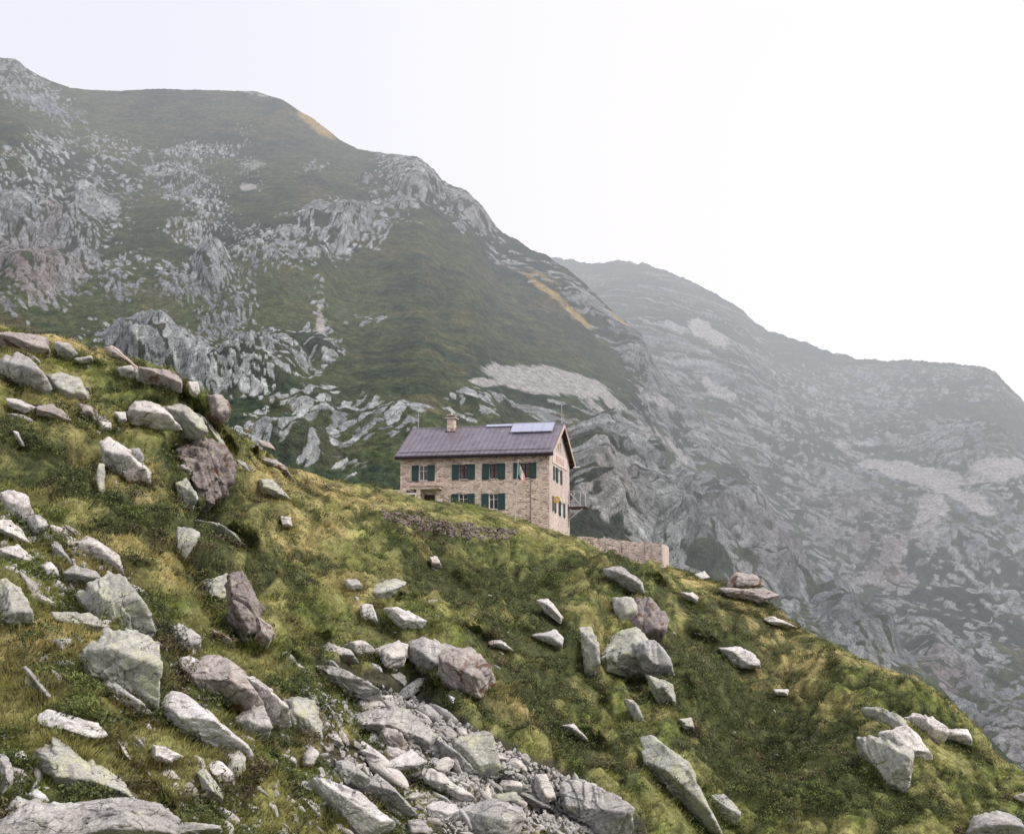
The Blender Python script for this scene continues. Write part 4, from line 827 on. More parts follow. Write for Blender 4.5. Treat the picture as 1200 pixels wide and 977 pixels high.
def mat_masonry(name, tones, joint, sx=2.6, sz=6.5, holes=.5):
    m = NT(name); g = m.add('ShaderNodeTexCoord').outputs['Object']
    sep = m.add('ShaderNodeSeparateXYZ'); m.l(g, sep.inputs[0]); ad = m.add('ShaderNodeMath', operation='ADD'); m.l(sep.outputs[0], ad.inputs[0]); m.l(sep.outputs[1], ad.inputs[1])
    cb = m.add('ShaderNodeCombineXYZ'); m.l(ad.outputs[0], cb.inputs[0]); m.l(sep.outputs[2], cb.inputs[1])
    wn = m.add('ShaderNodeTexNoise'); wn.inputs['Scale'].default_value = 2.2; wn.inputs['Detail'].default_value = 2; m.l(cb.outputs[0], wn.inputs['Vector'])
    ws = m.add('ShaderNodeVectorMath', operation='SCALE'); m.l(wn.outputs['Color'], ws.inputs[0]); ws.inputs['Scale'].default_value = .28
    wv = m.add('ShaderNodeVectorMath', operation='ADD'); m.l(cb.outputs[0], wv.inputs[0]); m.l(ws.outputs[0], wv.inputs[1])
    v = m.mapping(wv.outputs[0], (sx, sz, 1))
    vo = m.add('ShaderNodeTexVoronoi', feature='F1'); vo.inputs['Scale'].default_value = 1; vo.inputs['Randomness'].default_value = .8; m.l(v, vo.inputs['Vector'])
    ve = m.add('ShaderNodeTexVoronoi', feature='DISTANCE_TO_EDGE'); ve.inputs['Scale'].default_value = 1; ve.inputs['Randomness'].default_value = .8; m.l(v, ve.inputs['Vector'])
    s2 = m.add('ShaderNodeSeparateColor'); m.l(vo.outputs['Color'], s2.inputs[0])
    c = m.mix(m.ramp(s2.outputs[0], .1, .9), tones[0], tones[1]); c = m.mix(m.ramp(s2.outputs[1], .80, .86), c, tones[2])
    big = m.noise(g, .5, 4, .6); c = m.mix(1., c, m.mix(m.ramp(big, .3, .7), (.85, .84, .84), (1.12, 1.12, 1.1)), 'MULTIPLY')
    fine = m.noise(g, 9, 4, .7); c = m.mix(1., c, m.mix(m.ramp(fine, .3, .7), (.85,)*3, (1.13,)*3), 'MULTIPLY')
    j = m.ramp(ve.outputs['Distance'], .03, .12, True); c = m.mix(j, c, joint)
    dk = m.noise(m.mapping(cb.outputs[0], (1.2, 5.5, 1)), 1.5, 3, .6); dk2 = m.ramp(dk, .64-.06*holes, .69-.06*holes); c = m.mix(dk2, c, (.09, .065, .06))
    h = m.add('ShaderNodeMath', operation='ADD'); m.l(ve.outputs['Distance'], h.inputs[0]); m.l(fine, h.inputs[1])
    return m.finish(c, .92, h.outputs[0], .6, .05, .15)
MAS = mat_masonry('stone_masonry', ((.54, .45, .39), (.67, .575, .51), (.36, .27, .24)), (.44, .365, .32), holes=.7)
MASL = mat_masonry('pale_plastered_masonry', ((.50, .43, .40), (.55, .48, .45), (.41, .34, .31)), (.46, .40, .37), holes=-.6)
MASD = mat_masonry('dry_stone', ((.54, .46, .42), (.62, .53, .49), (.43, .35, .32)), (.40, .34, .31), 2.0, 4.2, .9)
GREENP = mat_simple('green_shutter_paint', (.020, .054, .054), .6, .15)
ROOFM = mat_simple('violet_grey_sheet_metal', (.165, .150, .185), .42, .22, 1.2, .25, .5)
ROOFD = mat_simple('dark_fascia', (.045, .030, .042), .6); WOOD = mat_simple('pale_bargeboard_wood', (.52, .42, .36), .8); WOODD = mat_simple('dark_wood', (.055, .035, .04), .8)
WHITE = mat_simple('white_paint', (.68, .67, .68), .6, .1); GLASSD = mat_simple('dark_window_glass', (.03, .032, .042), .12, .2, 1., 0, .6)
CURT = mat_simple('dull_curtain', (.16, .13, .125), .9); STEEL = mat_simple('galvanised_steel', (.42, .41, .43), .45, .1, 2, .4); DARKIN = mat_simple('dark_interior', (.02, .018, .022), .9)
SOLAR = mat_simple('bluish_solar_glass', (.33, .36, .50), .18, .08, .6, 0, .8); YEL = mat_simple('yellow_enamel', (.52, .34, .06), .5, .1); RED = mat_simple('faded_red_paint', (.40, .20, .18), .7, .1)
GREENF = mat_simple('flag_green', (.13, .27, .20), .8, .1); WHITEF = mat_simple('flag_white', (.75, .73, .74), .8, .05); REDF = mat_simple('flag_red', (.58, .26, .26), .8, .1)

def fac(px_, py_): q = loc_hit(px_, py_, 1, 0); return q[0], q[2]
def gab(px_, py_): q = loc_hit(px_, py_, 0, 0); return q[1], q[2]
def frect(x0, y0, x1, y1):
    a = fac(x0, y1); b = fac(x1, y0); c = fac((x0+x1)/2, y1); d = fac((x0+x1)/2, y0); return a[0], c[1], b[0], d[1]
WIN = [frect(482.6, 545, 509.6, 563.6), frect(529.8, 544, 556.6, 562), frect(565.2, 543, 592, 561.5), frect(601.6, 542, 628.6, 560.5), frect(529, 578.3, 556.3, 595.4), frect(564.4, 578, 592, 597.2)]
DOOR = frect(496.5, 579.5, 510, 594)
FH = []
for (x0, z0, x1, z1) in WIN:
    w_ = x1-x0; FH.append((x0+w_*.31, z0+.06, x1-w_*.31, z1-.03))
FH.append((DOOR[0], DOOR[1]-.4, DOOR[2], DOOR[3]))
ZB = -3.5
def holed(mb, X0, X1, Z0, Z1, holes, f, dep, mi=0, mback=1):
    xs = sorted({X0, X1, *[h[0] for h in holes], *[h[2] for h in holes]}); zs = sorted({Z0, Z1, *[h[1] for h in holes], *[h[3] for h in holes]})
    for i in range(len(xs)-1):
        for j in range(len(zs)-1):
            cx_, cz = (xs[i]+xs[i+1])/2, (zs[j]+zs[j+1])/2
            if any(h[0] < cx_ < h[2] and h[1] < cz < h[3] for h in holes): continue
            mb.face([f(xs[i], zs[j], 0), f(xs[i+1], zs[j], 0), f(xs[i+1], zs[j+1], 0), f(xs[i], zs[j+1], 0)], mi)
    for (a, b, c, d) in holes:
        P = [(a, b), (c, b), (c, d), (a, d)]
        for i in range(4):
            p, q = P[i], P[(i+1) % 4]; mb.face([f(*p, 0), f(*q, 0), f(*q, dep), f(*p, dep)], mi)
        mb.face([f(a, b, dep), f(c, b, dep), f(c, d, dep), f(a, d, dep)], mback)
fw = MB(); ff = lambda x, z, d: (x, d, z)
holed(fw, -LEN, 0, ZB, EAVE, FH, ff, .32)
fw.face([(-LEN, 0, ZB), (-LEN, WID, ZB), (-LEN, WID, EAVE), (-LEN, YR, RIDGE-.12), (-LEN, 0, EAVE)])
fw.face([(-LEN, WID, ZB), (0, WID, ZB), (0, WID, EAVE), (-LEN, WID, EAVE)])
fw.build('facade_wall', [MAS, DARKIN], hut)
# gable wall
def grect(x0, x1, yt, yb):
    a = gab(x0, yt[0])[0]; b = gab(x1, yt[0])[0]; return a, b
def gwin(xa, xb, ya, yb):
    """opening between photo columns xa..xb; ya/yb rows at column xa"""
    s0, z1 = gab(xa, ya); _, z0 = gab(xa, yb); s1, _ = gab(xb, ya); return (s0, z0, s1, z1)
GL = [gwin(648.3, 649.6, 582, 598), gwin(651.3, 654.5, 585, 600.5), gwin(656.8, 660, 588.5, 604)]
GU = [gwin(649.3, 651.3, 547, 562), gwin(653.6, 656.6, 549.5, 565)]
GT = [gwin(653.3, 654.8, 517.5, 528), gwin(655.8, 657.5, 519.5, 530)]
GD = [(WID-.95, GL[0][1]-1.0, WID-.35, GL[0][1]+1.1)]
gm = MB(); gf = lambda y, z, d: (-d, y, z)
holed(gm, 0.001, WID, ZB, EAVE, [h for h in GL+GU+GD], gf, .28)
zt = min(h[1] for h in GT); zt1 = max(h[3] for h in GT); gt = [(a, zt, c, zt1) for a, b, c, d in GT]
def roof_z(y): return EAVE+(RIDGE-.12-EAVE)*(1-abs(y-YR)/YR)
ys = sorted({0.001, YR, WID, *[h[0] for h in gt], *[h[2] for h in gt]})
for i in range(len(ys)-1):
    a, b = ys[i], ys[i+1]; inn = any(h[0] <= a+1e-6 and b <= h[2]+1e-6 for h in gt)
    if inn:
        gm.face([gf(a, EAVE, 0), gf(b, EAVE, 0), gf(b, zt, 0), gf(a, zt, 0)]); gm.face([gf(a, zt1, 0), gf(b, zt1, 0), gf(b, roof_z(b), 0), gf(a, roof_z(a), 0)])
        P = [(a, zt), (b, zt), (b, zt1), (a, zt1)]
        for k in range(4): p, q = P[k], P[(k+1) % 4]; gm.face([gf(*p, 0), gf(*q, 0), gf(*q, .25), gf(*p, .25)])
        gm.face([gf(a, zt, .25), gf(b, zt, .25), gf(b, zt1, .25), gf(a, zt1, .25)], 1)
    else: gm.face([gf(a, EAVE, 0), gf(b, EAVE, 0), gf(b, roof_z(b), 0), gf(a, roof_z(a), 0)])
gm.build('gable_wall', [MASL, DARKIN], hut)
# roof: two pitches with standing seams
OV, OE, OG = .55, .5, .45; sl = (RIDGE-EAVE)/YR
def rp(x, y): return (x, y, RIDGE-abs(y-YR)*sl)
XL, XR = -LEN-.35, OG
rm = MB()
rm.slab([rp(XL, -OV), rp(XR, -OV), rp(XR, YR), rp(XL, YR)], .09); rm.slab([rp(XL, YR+.001), rp(XR, YR+.001), rp(XR, WID+OV), rp(XL, WID+OV)], .09)
roof = rm.build('roof', ROOFM, hut)
sm = MB(); n_ = int((XR-XL)/.46)
nv = Vector((0, -sl, 1)).normalized(); nb_ = Vector((0, sl, 1)).normalized()
for i in range(n_+1):
    x = XL+.03+(XR-XL-.06)*i/n_
    for (ya, yb, n3) in ((-OV, YR-.02, nv), (YR+.02, WID+OV, nb_)):
        a = Vector(rp(x, ya))+n3*.085; b = Vector(rp(x, yb))+n3*.085; s_ = Vector((.018, 0, 0))
        sm.slab([a-s_, a+s_, b+s_, b-s_], .05)
sm.build('standing_seams', ROOFM, roof)
m = MB(); m.tube(Vector(rp(XL, YR))+Vector((0, 0, .07)), Vector(rp(XR, YR))+Vector((0, 0, .07)), .10, 8); m.build('ridge_cap', ROOFM, roof)
m = MB(); q = Vector(rp(0, -OV)); m.box((XL, -OV-.03, q.z-.24), (XR, -OV+.05, q.z+.02)); m.box((XL, WID+OV-.05, q.z-.24), (XR, WID+OV+.03, q.z+.02)); 
m.face([(XL, -OV+.05, q.z-.2), (XR, -OV+.05, q.z-.2), (XR, .0, q.z-.1), (XL, .0, q.z-.1)]); m.build('fascia', ROOFD, roof)
m = MB(); m.tube((XL, -OV-.10, q.z-.04), (XR-.1, -OV-.10, q.z-.04), .07, 8); m.build('gutter', ROOFD, roof)
m = MB(); a = Vector(rp(0, -OV+.5))+nv*.16; m.tube((XL+.2, a.y, a.z), (XR-.2, a.y, a.z), .025, 6); m.build('snow_guard', ROOFD, roof)
for (ya, yb) in ((-OV-.05, YR), (YR, WID+OV+.05)):
    m = MB(); A = Vector(rp(XR, ya)); B = Vector(rp(XR, yb)); d = Vector((0, 0, .20))
    m.slab([A-d, B-d, B+Vector((0, 0, .06)), A+Vector((0, 0, .06))] if ya < 0 else [A-d, B-d, B+Vector((0, 0, .06)), A+Vector((0, 0, .06))], .06); m.build('bargeboard', WOOD, roof)
for y in (.1, YR-1.9, YR, YR+1.9, WID-.1):
    m = MB(); z = rp(0, y)[2]-.14; m.box((-.02, y-.09, z-.2), (XR-.05, y+.09, z)); m.build('purlin', WOODD, roof)
m = MB(); m.face([Vector(rp(0.01, YR))-Vector((0, 0, .02)), Vector(rp(XR, YR))-Vector((0, 0, .02)), Vector(rp(XR, WID+OV))-Vector((0, 0, .02)), Vector(rp(0.01, WID+OV))-Vector((0, 0, .02))])
m.build('soffit', WOODD, roof)
# windows with shutters
def facade_window(h, W, kind, curtain):
    x0, z0, x1, z1 = h
    m = MB(); t = .05; y = .12
    for a, b in (((x0, y, z0), (x0+t, y+.06, z1)), ((x1-t, y, z0), (x1, y+.06, z1)), ((x0+t, y, z0), (x1-t, y+.06, z0+t)), ((x0+t, y, z1-t), (x1-t, y+.06, z1)), (((x0+x1)/2-.03, y-.01, z0+t), ((x0+x1)/2+.03, y+.05, z1-t)), ((x0+t, y+.005, z0+(z1-z0)*.62), (x1-t, y+.045, z0+(z1-z0)*.62+.035))): m.box(a, b)
    w = m.build('window', WHITE if kind == 'w' else WOODD, hut)
    m = MB(); m.face([(x0, .19, z0), (x1, .19, z0), (x1, .19, z1), (x0, .19, z1)]); m.build('pane', GLASSD, w)
    if curtain:
        m = MB(); k = 8
        for (a, b) in ((x0+.06, x0+(x1-x0)*.42), (x1-(x1-x0)*.36, x1-.06)):
            for i in range(k):
                u0, u1 = a+(b-a)*i/k, a+(b-a)*(i+1)/k; d0 = .17+.012*(i % 2); d1 = .17+.012*((i+1) % 2)
                m.face([(u0, d0, z0+.1), (u1, d1, z0+.1), (u1, d1, z1-.06), (u0, d0, z1-.06)])
        m.build('curtain', CURT if curtain == 1 else WHITE, w)
    m = MB(); m.box((x0-.06, -.07, z0-.07), (x1+.06, .30, z0-.001)); m.build('sill', MASL, w)
    X0, Z0, X1, Z1 = W
    for (a, b) in ((X0, x0-.01), (x1+.01, X1)):
        m = MB(); m.box((a, -.075, Z0), (b, -.03, Z1)); 
        for zz in (Z0+.12, Z1-.2): m.box((a+.03, -.10, zz), (b-.03, -.074, zz+.09))
        n = 6
        for i in range(1, n): xx = a+(b-a)*i/n; m.box((xx-.008, -.082, Z0+.02), (xx+.008, -.0745, Z0+.11))
        m.build('shutter', GREENP, hut, .006)
for i, (h, W) in enumerate(zip(FH[:6], WIN)): facade_window(h, W, 'w' if i in (0, 4, 5) else 'b', [1, 1, 1, 1, 0, 0][i])
# door, white frame, canopy
x0, z0, x1, z1 = FH[6]
m = MB(); m.box((x0+.04, .2, z0), (x1-.04, .26, z1-.04)); d = m.build('door', WOODD, hut); m = MB(); m.tube((x1-.16, .19, z0+1.4), (x1-.16, .12, z0+1.4), .03); m.build('handle', STEEL, d)
m = MB(); m.box((x0-.12, -.06, z0), (x0-.001, .1, z1)); m.box((x1+.001, -.06, z0), (x1+.08, .1, z1)); m.build('door_frame', WOOD, hut)
ca = frect(484, 572, 518.5, 576); m = MB(); m.box((ca[0], -1.0, ca[3]-.16), (ca[2], .0-.002, ca[3]+.10)); m.box((ca[0]-.1, -1.1, ca[3]+.101), (ca[2]+.1, -.002, ca[3]+.16)); m.build('porch_canopy', MAS, hut)
pw = frect(479.4, 578.6, 491.5, 592)
m = MB(); m.box((pw[0]-1.0, -.95, pw[1]-2.5), (pw[0]-.002, -.003, ca[3]-.165)); m.box((pw[2]+.002, -.95, pw[1]-2.5), (pw[2]+.35, -.003, ca[3]-.165)); m.build('porch_wall', MAS, hut)
m = MB(); t = .13; a, b, c, dd = pw[0], pw[1]-.3, pw[2], pw[3]
for p, q in (((a, -.9, b), (a+t, -.8, dd)), ((c-t, -.9, b), (c, -.8, dd)), ((a+t, -.9, dd-t), (c-t, -.8, dd)), ((a+t, -.9, b), (c-t, -.8, b+t))): m.box(p, q)
pf = m.build('window', WHITE, hut); m = MB(); m.face([(a, -.83, b), (c, -.83, b), (c, -.83, dd), (a, -.83, dd)]); m.build('pane', CURT, pf)
pl = frect(511.8, 584.4, 518, 587.6); m = MB(); m.box((pl[0], -.03, pl[1]), (pl[2], -.002, pl[3])); m.build('plaque', WHITE, hut)
# downpipe, corner quoins
a = fac(622, 562); b = fac(622, 606); m = MB(); m.tube((a[0], -.05, a[1]), (a[0], -.05, b[1]-1.0), .028); m.build('downpipe', CURT, hut)
# gable windows
for k, (y0, z0, y1, z1) in enumerate(GL+GU+GT):
    m = MB(); t = .05
    ym = (y0+y1)/2
    for a, b in (((-.14, y0, z0), (-.08, y0+t, z1)), ((-.14, y1-t, z0), (-.08, y1, z1)), ((-.14, y0+t, z0), (-.08, y1-t, z0+t)), ((-.14, y0+t, z1-t), (-.08, y1-t, z1)), ((-.14, ym-.03, z0+t), (-.08, ym+.03, z1-t))): m.box(a, b)
    w = m.build('window', WHITE, hut); m = MB(); m.face([(-.12, y0, z0), (-.12, y1, z0), (-.12, y1, z1), (-.12, y0, z1)]); m.build('pane', WHITE if k < 5 and k != 3 else GLASSD, w)
    if k < 5:
        wd = max(.42, (y1-y0)*.5)
        for (a, b) in ((max(.05, y0-wd), y0-.02), (y1+.02, y1+wd)):
            if k == 0 and b > y1: continue
            m = MB(); m.box((.03, a, z0-.05), (.08, b, z1+.05)); m.box((.0805, a+.03, z0+.1), (.10, b-.03, z0+.2)); m.box((.0805, a+.03, z1-.2), (.10, b-.03, z1-.1)); m.build('shutter', GREENP, hut, .006)
y0, z0, y1, z1 = GD[0]; m = MB(); m.box((-.2, y0, z0), (-.14, y1, z1)); m.build('back_door', WOODD, hut)
# sign board over the upper gable windows
zs = GU[1][3]+.30; sb = MB(); sy0, sy1 = GU[0][0]-.9, min(WID-1.1, GU[1][2]+3.0); sb.box((.012, sy0, zs), (.055, sy1, zs+1.05)); sg = sb.build('name_board', mat_simple('cream_board', (.58, .50, .47), .8, .06), hut)
cu = bpy.data.curves.new('lettering', 'FONT'); cu.body = 'RIFUGIO'; cu.size = .85; cu.extrude = .008; cu.align_x = 'CENTER'; cu.space_character = 1.25
tmp_ = bpy.data.objects.new('lettering_src', cu); COL.objects.link(tmp_); bpy.context.view_layer.update(); me_ = bpy.data.meshes.new_from_object(tmp_.evaluated_get(bpy.context.evaluated_depsgraph_get())); bpy.data.objects.remove(tmp_)
me_.materials.clear(); me_.materials.append(RED); tx = link(bpy.data.objects.new('lettering', me_), sg); tx.location = (.062, (sy0+sy1)/2, zs+.22); tx.rotation_euler = (math.pi/2, 0, math.pi/2)
# yellow round sign sticking out from the gable
c = gab(652.3, 585.3); m = MB(); k = 12; R_ = .30
A = [(.16, c[0]+1.35*R_*math.cos(2*math.pi*i/k), c[1]+R_*math.sin(2*math.pi*i/k)) for i in range(k)]
c3 = loc_hit(652.4, 585.3, 0, .55)
ps = [(c3[0]+R_*math.cos(2*math.pi*i/k), c3[1]-.02, c3[2]+R_*math.sin(2*math.pi*i/k)) for i in range(k)]; pb = [(p[0], p[1]+.05, p[2]) for p in ps]
m.face(ps[::-1]); m.face(pb)
for i in range(k): j = (i+1) % k; m.face([ps[i], ps[j], pb[j], pb[i]])
m.tube((0.0, c3[1]+.025, c3[2]+.18), (c3[0]-R_*.9, c3[1]+.025, c3[2]+.18), .02)
ys_ = m.build('yellow_sign', YEL, hut); m = MB(); m.box((c3[0]-.1, c3[1]-.032, c3[2]-.1), (c3[0]+.1, c3[1]-.0205, c3[2]+.1)); m.build('emblem', WOOD, ys_)
# chimney
def roof_hit(px_, py_):
    r = ray(px_, py_); o3 = -BASE; e = np.stack([e1, e2, [0, 0, 1.]]); ol, rl = e@o3, e@r
    # plane z = RIDGE-(YR-y)*sl  ->  z - sl*y = RIDGE - sl*YR
    t = (RIDGE-sl*YR-(ol[2]-sl*ol[1]))/(rl[2]-sl*rl[1]); return ol+rl*t
ch = roof_hit(528, 507); zc = ch[2]; zt_ = zc+1.30
m = MB(); m.box((ch[0]-.34, ch[1]-.05, zc-.6), (ch[0]+.34, ch[1]+.75, zt_)); chm = m.build('chimney', MAS, roof, .02)
m = MB(); m.box((ch[0]-.52, ch[1]-.17, zt_+.002), (ch[0]+.52, ch[1]+.87, zt_+.09)); 
for sx_ in (-.3, .3): m.box((ch[0]+sx_-.06, ch[1]+.2, zt_+.091), (ch[0]+sx_+.06, ch[1]+.5, zt_+.28))
m.box((ch[0]-.45, ch[1]-.05, zt_+.281), (ch[0]+.45, ch[1]+.75, zt_+.34)); m.tube((ch[0], ch[1]+.35, zt_+.341), (ch[0], ch[1]+.35, zt_+.55), .13, 10, .05); m.build('chimney_cap', MASL, chm)
m = MB(); m.box((ch[0]-.46, ch[1]-.12, zc-.12), (ch[0]+.46, ch[1]-.052, zc+.14)); m.build('flashing', ROOFD, chm)
# solar collectors on the front pitch and one past the ridge
a = roof_hit(598.5, 509.6); b = roof_hit(647, 508.5); t1 = YR-.12
lift = .20
m = MB(); A = Vector((a[0], a[1], a[2]))+nv*lift; B = Vector((b[0], a[1], a[2]))+nv*lift; C_ = Vector((b[0]-.0, t1, rp(0, t1)[2]))+nv*(lift+.12); D_ = Vector((a[0], t1, rp(0, t1)[2]))+nv*(lift+.12)
m.slab([A, B, C_, D_], .07, 0); sp_ = m.build('solar_panel', SOLAR, roof)
m = MB()
for i in range(5):
    u = i/4; p = A.lerp(B, u)+nv*.073; q_ = D_.lerp(C_, u)+nv*.073; s_ = Vector((.025, 0, 0)); m.slab([p-s_, p+s_, q_+s_, q_-s_], .02)
e_ = (D_-A).normalized()*.05; m.slab([A+nv*.073, B+nv*.073, B+nv*.073+e_, A+nv*.073+e_], .03); m.slab([D_+nv*.073-e_, C_+nv*.073-e_, C_+nv*.073, D_+nv*.073], .03); m.build('panel_frame', STEEL, sp_)
m = MB()
for x in np.linspace(a[0]+.3, b[0]-.3, 5): m.box((x-.03, a[1]+.1, a[2]-.0), (x+.03, a[1]+.16, a[2]+.28))
m.build('panel_feet', ROOFD, sp_)
a = roof_hit(571, 500.); b = roof_hit(601, 500.)
m = MB(); A = Vector(rp(a[0], YR-.22))+nv*.15; B = Vector(rp(b[0], YR-.22))+nv*.15; C_ = Vector(rp(b[0], YR+.05))+Vector((0, 0, .26)); D_ = Vector(rp(a[0], YR+.05))+Vector((0, 0, .26)); m.slab([A, B, C_, D_], .06); m.build('solar_panel', SOLAR, roof)
# masts
q = roof_hit(481.5, 503); m = MB(); zz = rp(0, YR)[2]; m.tube((-LEN+.2, YR, zz), (-LEN+.2, YR, zz+1.55), .028); m.box((-LEN-.1, YR-.02, zz+1.3), (-LEN+.5, YR+.02, zz+1.34)); m.build('antenna', STEEL, roof)
m = MB(); m.tube((XR-.25, YR+.1, zz-.3), (XR-.25, YR+.1, zz+1.9), .045, 8, .02); m.tube((XR-.25, YR+.1, zz+.2), (XR-.05, YR+.1, zz+1.0), .02, 6); m.build('lightning_rod', STEEL, roof)
m = MB(); m.tube((.35, WID+.1, EAVE-.5), (.9, WID+.4, EAVE-.42), .07, 8); m.build('lamp_arm', STEEL, hut)
# back balcony with railing and stair
zb = loc_hit(672, 594, 1, WID-.2)[2]; xr = loc_hit(688, 594, 1, WID-.2)[0]; zr_ = loc_hit(672, 576, 1, WID-.2)[2]
bal = MB(); bal.box((.003, WID-.8, zb-.12), (xr, WID+1.2, zb)); bo = bal.build('balcony', WOODD, hut)
m = MB()
for x in (.1, .55, 1.15): m.tube((x, WID-.75, zb), (x, WID-.75, zr_), .03)
for z in (zb+.5, zr_): m.tube((.02, WID-.75, z), (1.2, WID-.75, z), .026)
m.tube((1.15, WID-.75, zb+.1), (.1, WID-.75, zr_-.1), .04); m.build('railing', STEEL, bo)
m = MB()
m.tube((xr-.05, WID-.7, zb), (xr-.05, WID-.7, zb+1.2), .05); m.tube((xr-.6, WID-.7, zb+1.9), (xr-.05, WID-.7, zb+.9), .05); m.tube((.05, WID-.7, zb-1.2), (xr-.3, WID-.7, zb-.13), .05); m.build('post', STEEL, bo)

# ---- flagpole in front of the hut
g, _ = hit(603, 611)
if g is None: g = pt(603, 611, np.array(121.))
top = loc_hit(607.2, 540, 1, 0); r = ray(607.2, 540); r = r/r[1]*g[1]
fp = bpy.data.objects.new('flagpole', None); COL.objects.link(fp); fp.location = g.tolist(); tag(fp, 'slender pole with a limp green, white and red flag standing in front of the hut', 'flagpole')
tp = Vector((r-g).tolist()); m = MB(); m.tube((0, 0, -.5), tp, .05, 8, .03); m.tube(tp, tp+Vector((0, 0, .1)), .055, 8); m.build('pole', STEEL, fp)
fv = []; fl = MB(); NU, NV = 18, 14
def flagp(u, v):   # u along the fly, v down the hoist: a limp flag gathered in folds
    x = .06+.48*u+.06*math.sin(u*9+v*2)*u; y = -.13*math.sin(u*11+v*1.5)*min(1, u*4); z = -.12-.90*v-.95*u*u*(1.0)-.25*u+.1*u*v
    return Vector((x, y, z))+tp*(1-.02)+Vector((-.055*v, 0, 0))
for i in range(NU):
    for j in range(NV):
        fl.face([flagp(i/NU, j/NV), flagp((i+1)/NU, j/NV), flagp((i+1)/NU, (j+1)/NV), flagp(i/NU, (j+1)/NV)], 0 if i < NU/3 else 1 if i < 2*NU/3 else 2)
o = fl.build('flag', [GREENF, WHITEF, REDF], fp)
for p in o.data.polygons: p.use_smooth = True

# ---- terrace retaining wall right of the hut
YW = 1.5
def tw(px_, py_): return loc_hit(px_, py_, 1, YW)
A, B, C_, D_ = tw(676, 628.5), tw(775.5, 637), tw(775.5, 674), tw(676, 660)
wall = bpy.data.objects.new('terrace_wall', None); COL.objects.link(wall); wall.location = BASE.tolist(); wall.rotation_euler = (0, 0, -AZ); tag(wall, 'low pinkish stone terrace wall running from the hut to the edge of the knoll', 'stone wall')
m = MB(); rw = random.Random(5); N_ = 26; th = 5.0
def topz(u): return A[2]*(1-u)+B[2]*u
us = [i/N_ for i in range(N_+1)]; zt2 = [topz(u)+rw.uniform(-.05, .06) for u in us]
for i in range(N_):
    xa, xb = A[0]+(B[0]-A[0])*us[i], A[0]+(B[0]-A[0])*us[i+1]; q = rw.uniform(-.05, .04)
    z1 = (zt2[i]+zt2[i+1])/2
    m.box((xa, YW+q, ZB-2), (xb-.0, YW+.6, z1))
m.box((A[0], YW+.601, ZB-2), (B[0]-.62, YW+th, topz(.5)-.25))
m.build('front_wall', MASD, wall)
m = MB(); m.box((B[0]-.6, YW+.61, ZB-2), (B[0]+.02, YW+th, B[2]+.03)); m.build('side_wall', MASL, wall)
# pale pole resting on the crest ledge, pipe down the rib
def lying(name, pts, r_, mat, label, cat):
    m = MB(); last = None; D0 = None
    for (x, y) in pts:
        g, n = hit(x, y+4)
        if g is None: g, n = hit(x, y+14)
        q = Vector((ray(x, y)*camD(g)*.985).tolist())
        if last is not None: m.tube(last, q, r_, 8)
        last = q
    o = m.build(name, mat); tag(o, label, cat)
lying('pole', [(133, 407), (162, 432)], .055, WOOD, 'pale straight pole resting on the sloping ledge near the crest', 'pole')
print('house', time.time()-T00)


# ------------------------------------------------------------------ haze over the valley (a real volume)
hz = NT('morning_haze'); ab = hz.add('ShaderNodeVolumeAbsorption'); SG = .00105
ab.inputs['Color'].default_value = (0, 0, 0, 1); ab.inputs['Density'].default_value = SG
em = hz.add('ShaderNodeEmission'); em.inputs[0].default_value = (.86, .87, .95, 1); em.inputs[1].default_value = SG
ad = hz.add('ShaderNodeAddShader'); hz.l(ab.outputs[0], ad.inputs[0]); hz.l(em.outputs[0], ad.inputs[1]); hz.l(ad.outputs[0], hz.out.inputs['Volume'])
hp = [(x, 270+150/(1+math.exp((x+120)/110.))+max(0, (-x-250))*.28) for x in np.linspace(-900, 1100, 60)]+[(1100, 1400), (-900, 1400)]
V = np.array([(x, y, z) for z in (-135, 700) for x, y in hp], float); k = len(hp)
bm = bmesh.new(); vs = [bm.verts.new(v) for v in V]
bm.faces.new(vs[:k][::-1]); bm.faces.new(vs[k:])
for i in range(k): bm.faces.new([vs[i], vs[(i+1) % k], vs[k+(i+1) % k], vs[k+i]])
me = bpy.data.meshes.new('haze'); bm.normal_update(); bm.to_mesh(me); bm.free(); me.materials.append(hz.m)
o = link(bpy.data.objects.new('haze', me)); tag(o, 'pale backlit morning haze hanging over the valley before the mountains', 'haze', None, 'stuff')

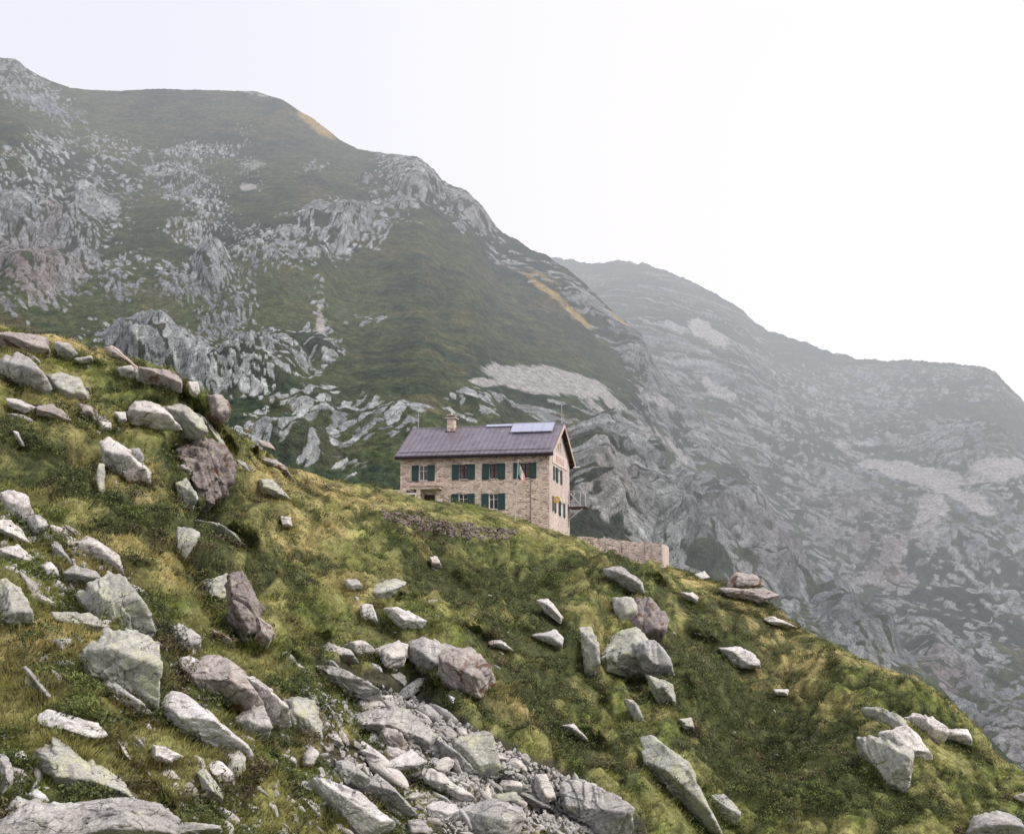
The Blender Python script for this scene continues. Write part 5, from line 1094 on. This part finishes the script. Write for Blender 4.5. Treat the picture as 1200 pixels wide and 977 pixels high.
# ------------------------------------------------------------------ light
SUN_AZ, SUN_EL = math.radians(122), math.radians(43)      # azimuth to the right of the view direction (+Y)
sd = Vector((math.sin(SUN_AZ)*math.cos(SUN_EL), math.cos(SUN_AZ)*math.cos(SUN_EL), math.sin(SUN_EL)))
ld = bpy.data.lights.new('sun', 'SUN'); ld.energy = 3.5; ld.angle = math.radians(32); ld.color = (1, .91, .79)
lo = bpy.data.objects.new('sun', ld); COL.objects.link(lo); lo.rotation_euler = sd.to_track_quat('Z', 'Y').to_euler(); lo.location = (200, 100, 300)
w = bpy.data.worlds.new('World'); sc.world = w; w.use_nodes = True; nt = w.node_tree; nt.nodes.clear()
sky = nt.nodes.new('ShaderNodeTexSky'); sky.sky_type = 'NISHITA'; sky.sun_disc = False; sky.sun_elevation = SUN_EL; sky.sun_rotation = SUN_AZ
sky.dust_density = 4; sky.air_density = 1.0; sky.ozone_density = 1.0
mx = nt.nodes.new('ShaderNodeMix'); mx.data_type = 'RGBA'; mx.inputs[0].default_value = .85; mx.inputs[7].default_value = (10.8, 10.4, 11.2, 1)
bg = nt.nodes.new('ShaderNodeBackground'); bg.inputs[1].default_value = .1
ou = nt.nodes.new('ShaderNodeOutputWorld'); nt.links.new(sky.outputs[0], mx.inputs[6]); tc = nt.nodes.new('ShaderNodeTexCoord'); dp = nt.nodes.new('ShaderNodeVectorMath'); dp.operation = 'DOT_PRODUCT'; nt.links.new(tc.outputs['Generated'], dp.inputs[0]); dp.inputs[1].default_value = Vector((.50, .80, .36)).normalized()
mr = nt.nodes.new('ShaderNodeMapRange'); mr.interpolation_type = 'SMOOTHSTEP'; nt.links.new(dp.outputs['Value'], mr.inputs[0]); mr.inputs[1].default_value = .70; mr.inputs[2].default_value = 1.0
m2 = nt.nodes.new('ShaderNodeMix'); m2.data_type = 'RGBA'; nt.links.new(mr.outputs[0], m2.inputs[0]); nt.links.new(mx.outputs[2], m2.inputs[6]); m2.inputs[7].default_value = (14.5, 13.6, 13.3, 1)   # the glow of the hidden sun in thin cloud
nt.links.new(m2.outputs[2], bg.inputs[0]); nt.links.new(bg.outputs[0], ou.inputs[0])
sc.view_settings.view_transform = 'Standard'; sc.view_settings.look = 'None'; sc.view_settings.exposure = 0
sc.cycles.max_bounces = 5; sc.cycles.diffuse_bounces = 2; sc.cycles.transparent_max_bounces = 8; sc.cycles.volume_bounces = 0
print('done', time.time()-T00)
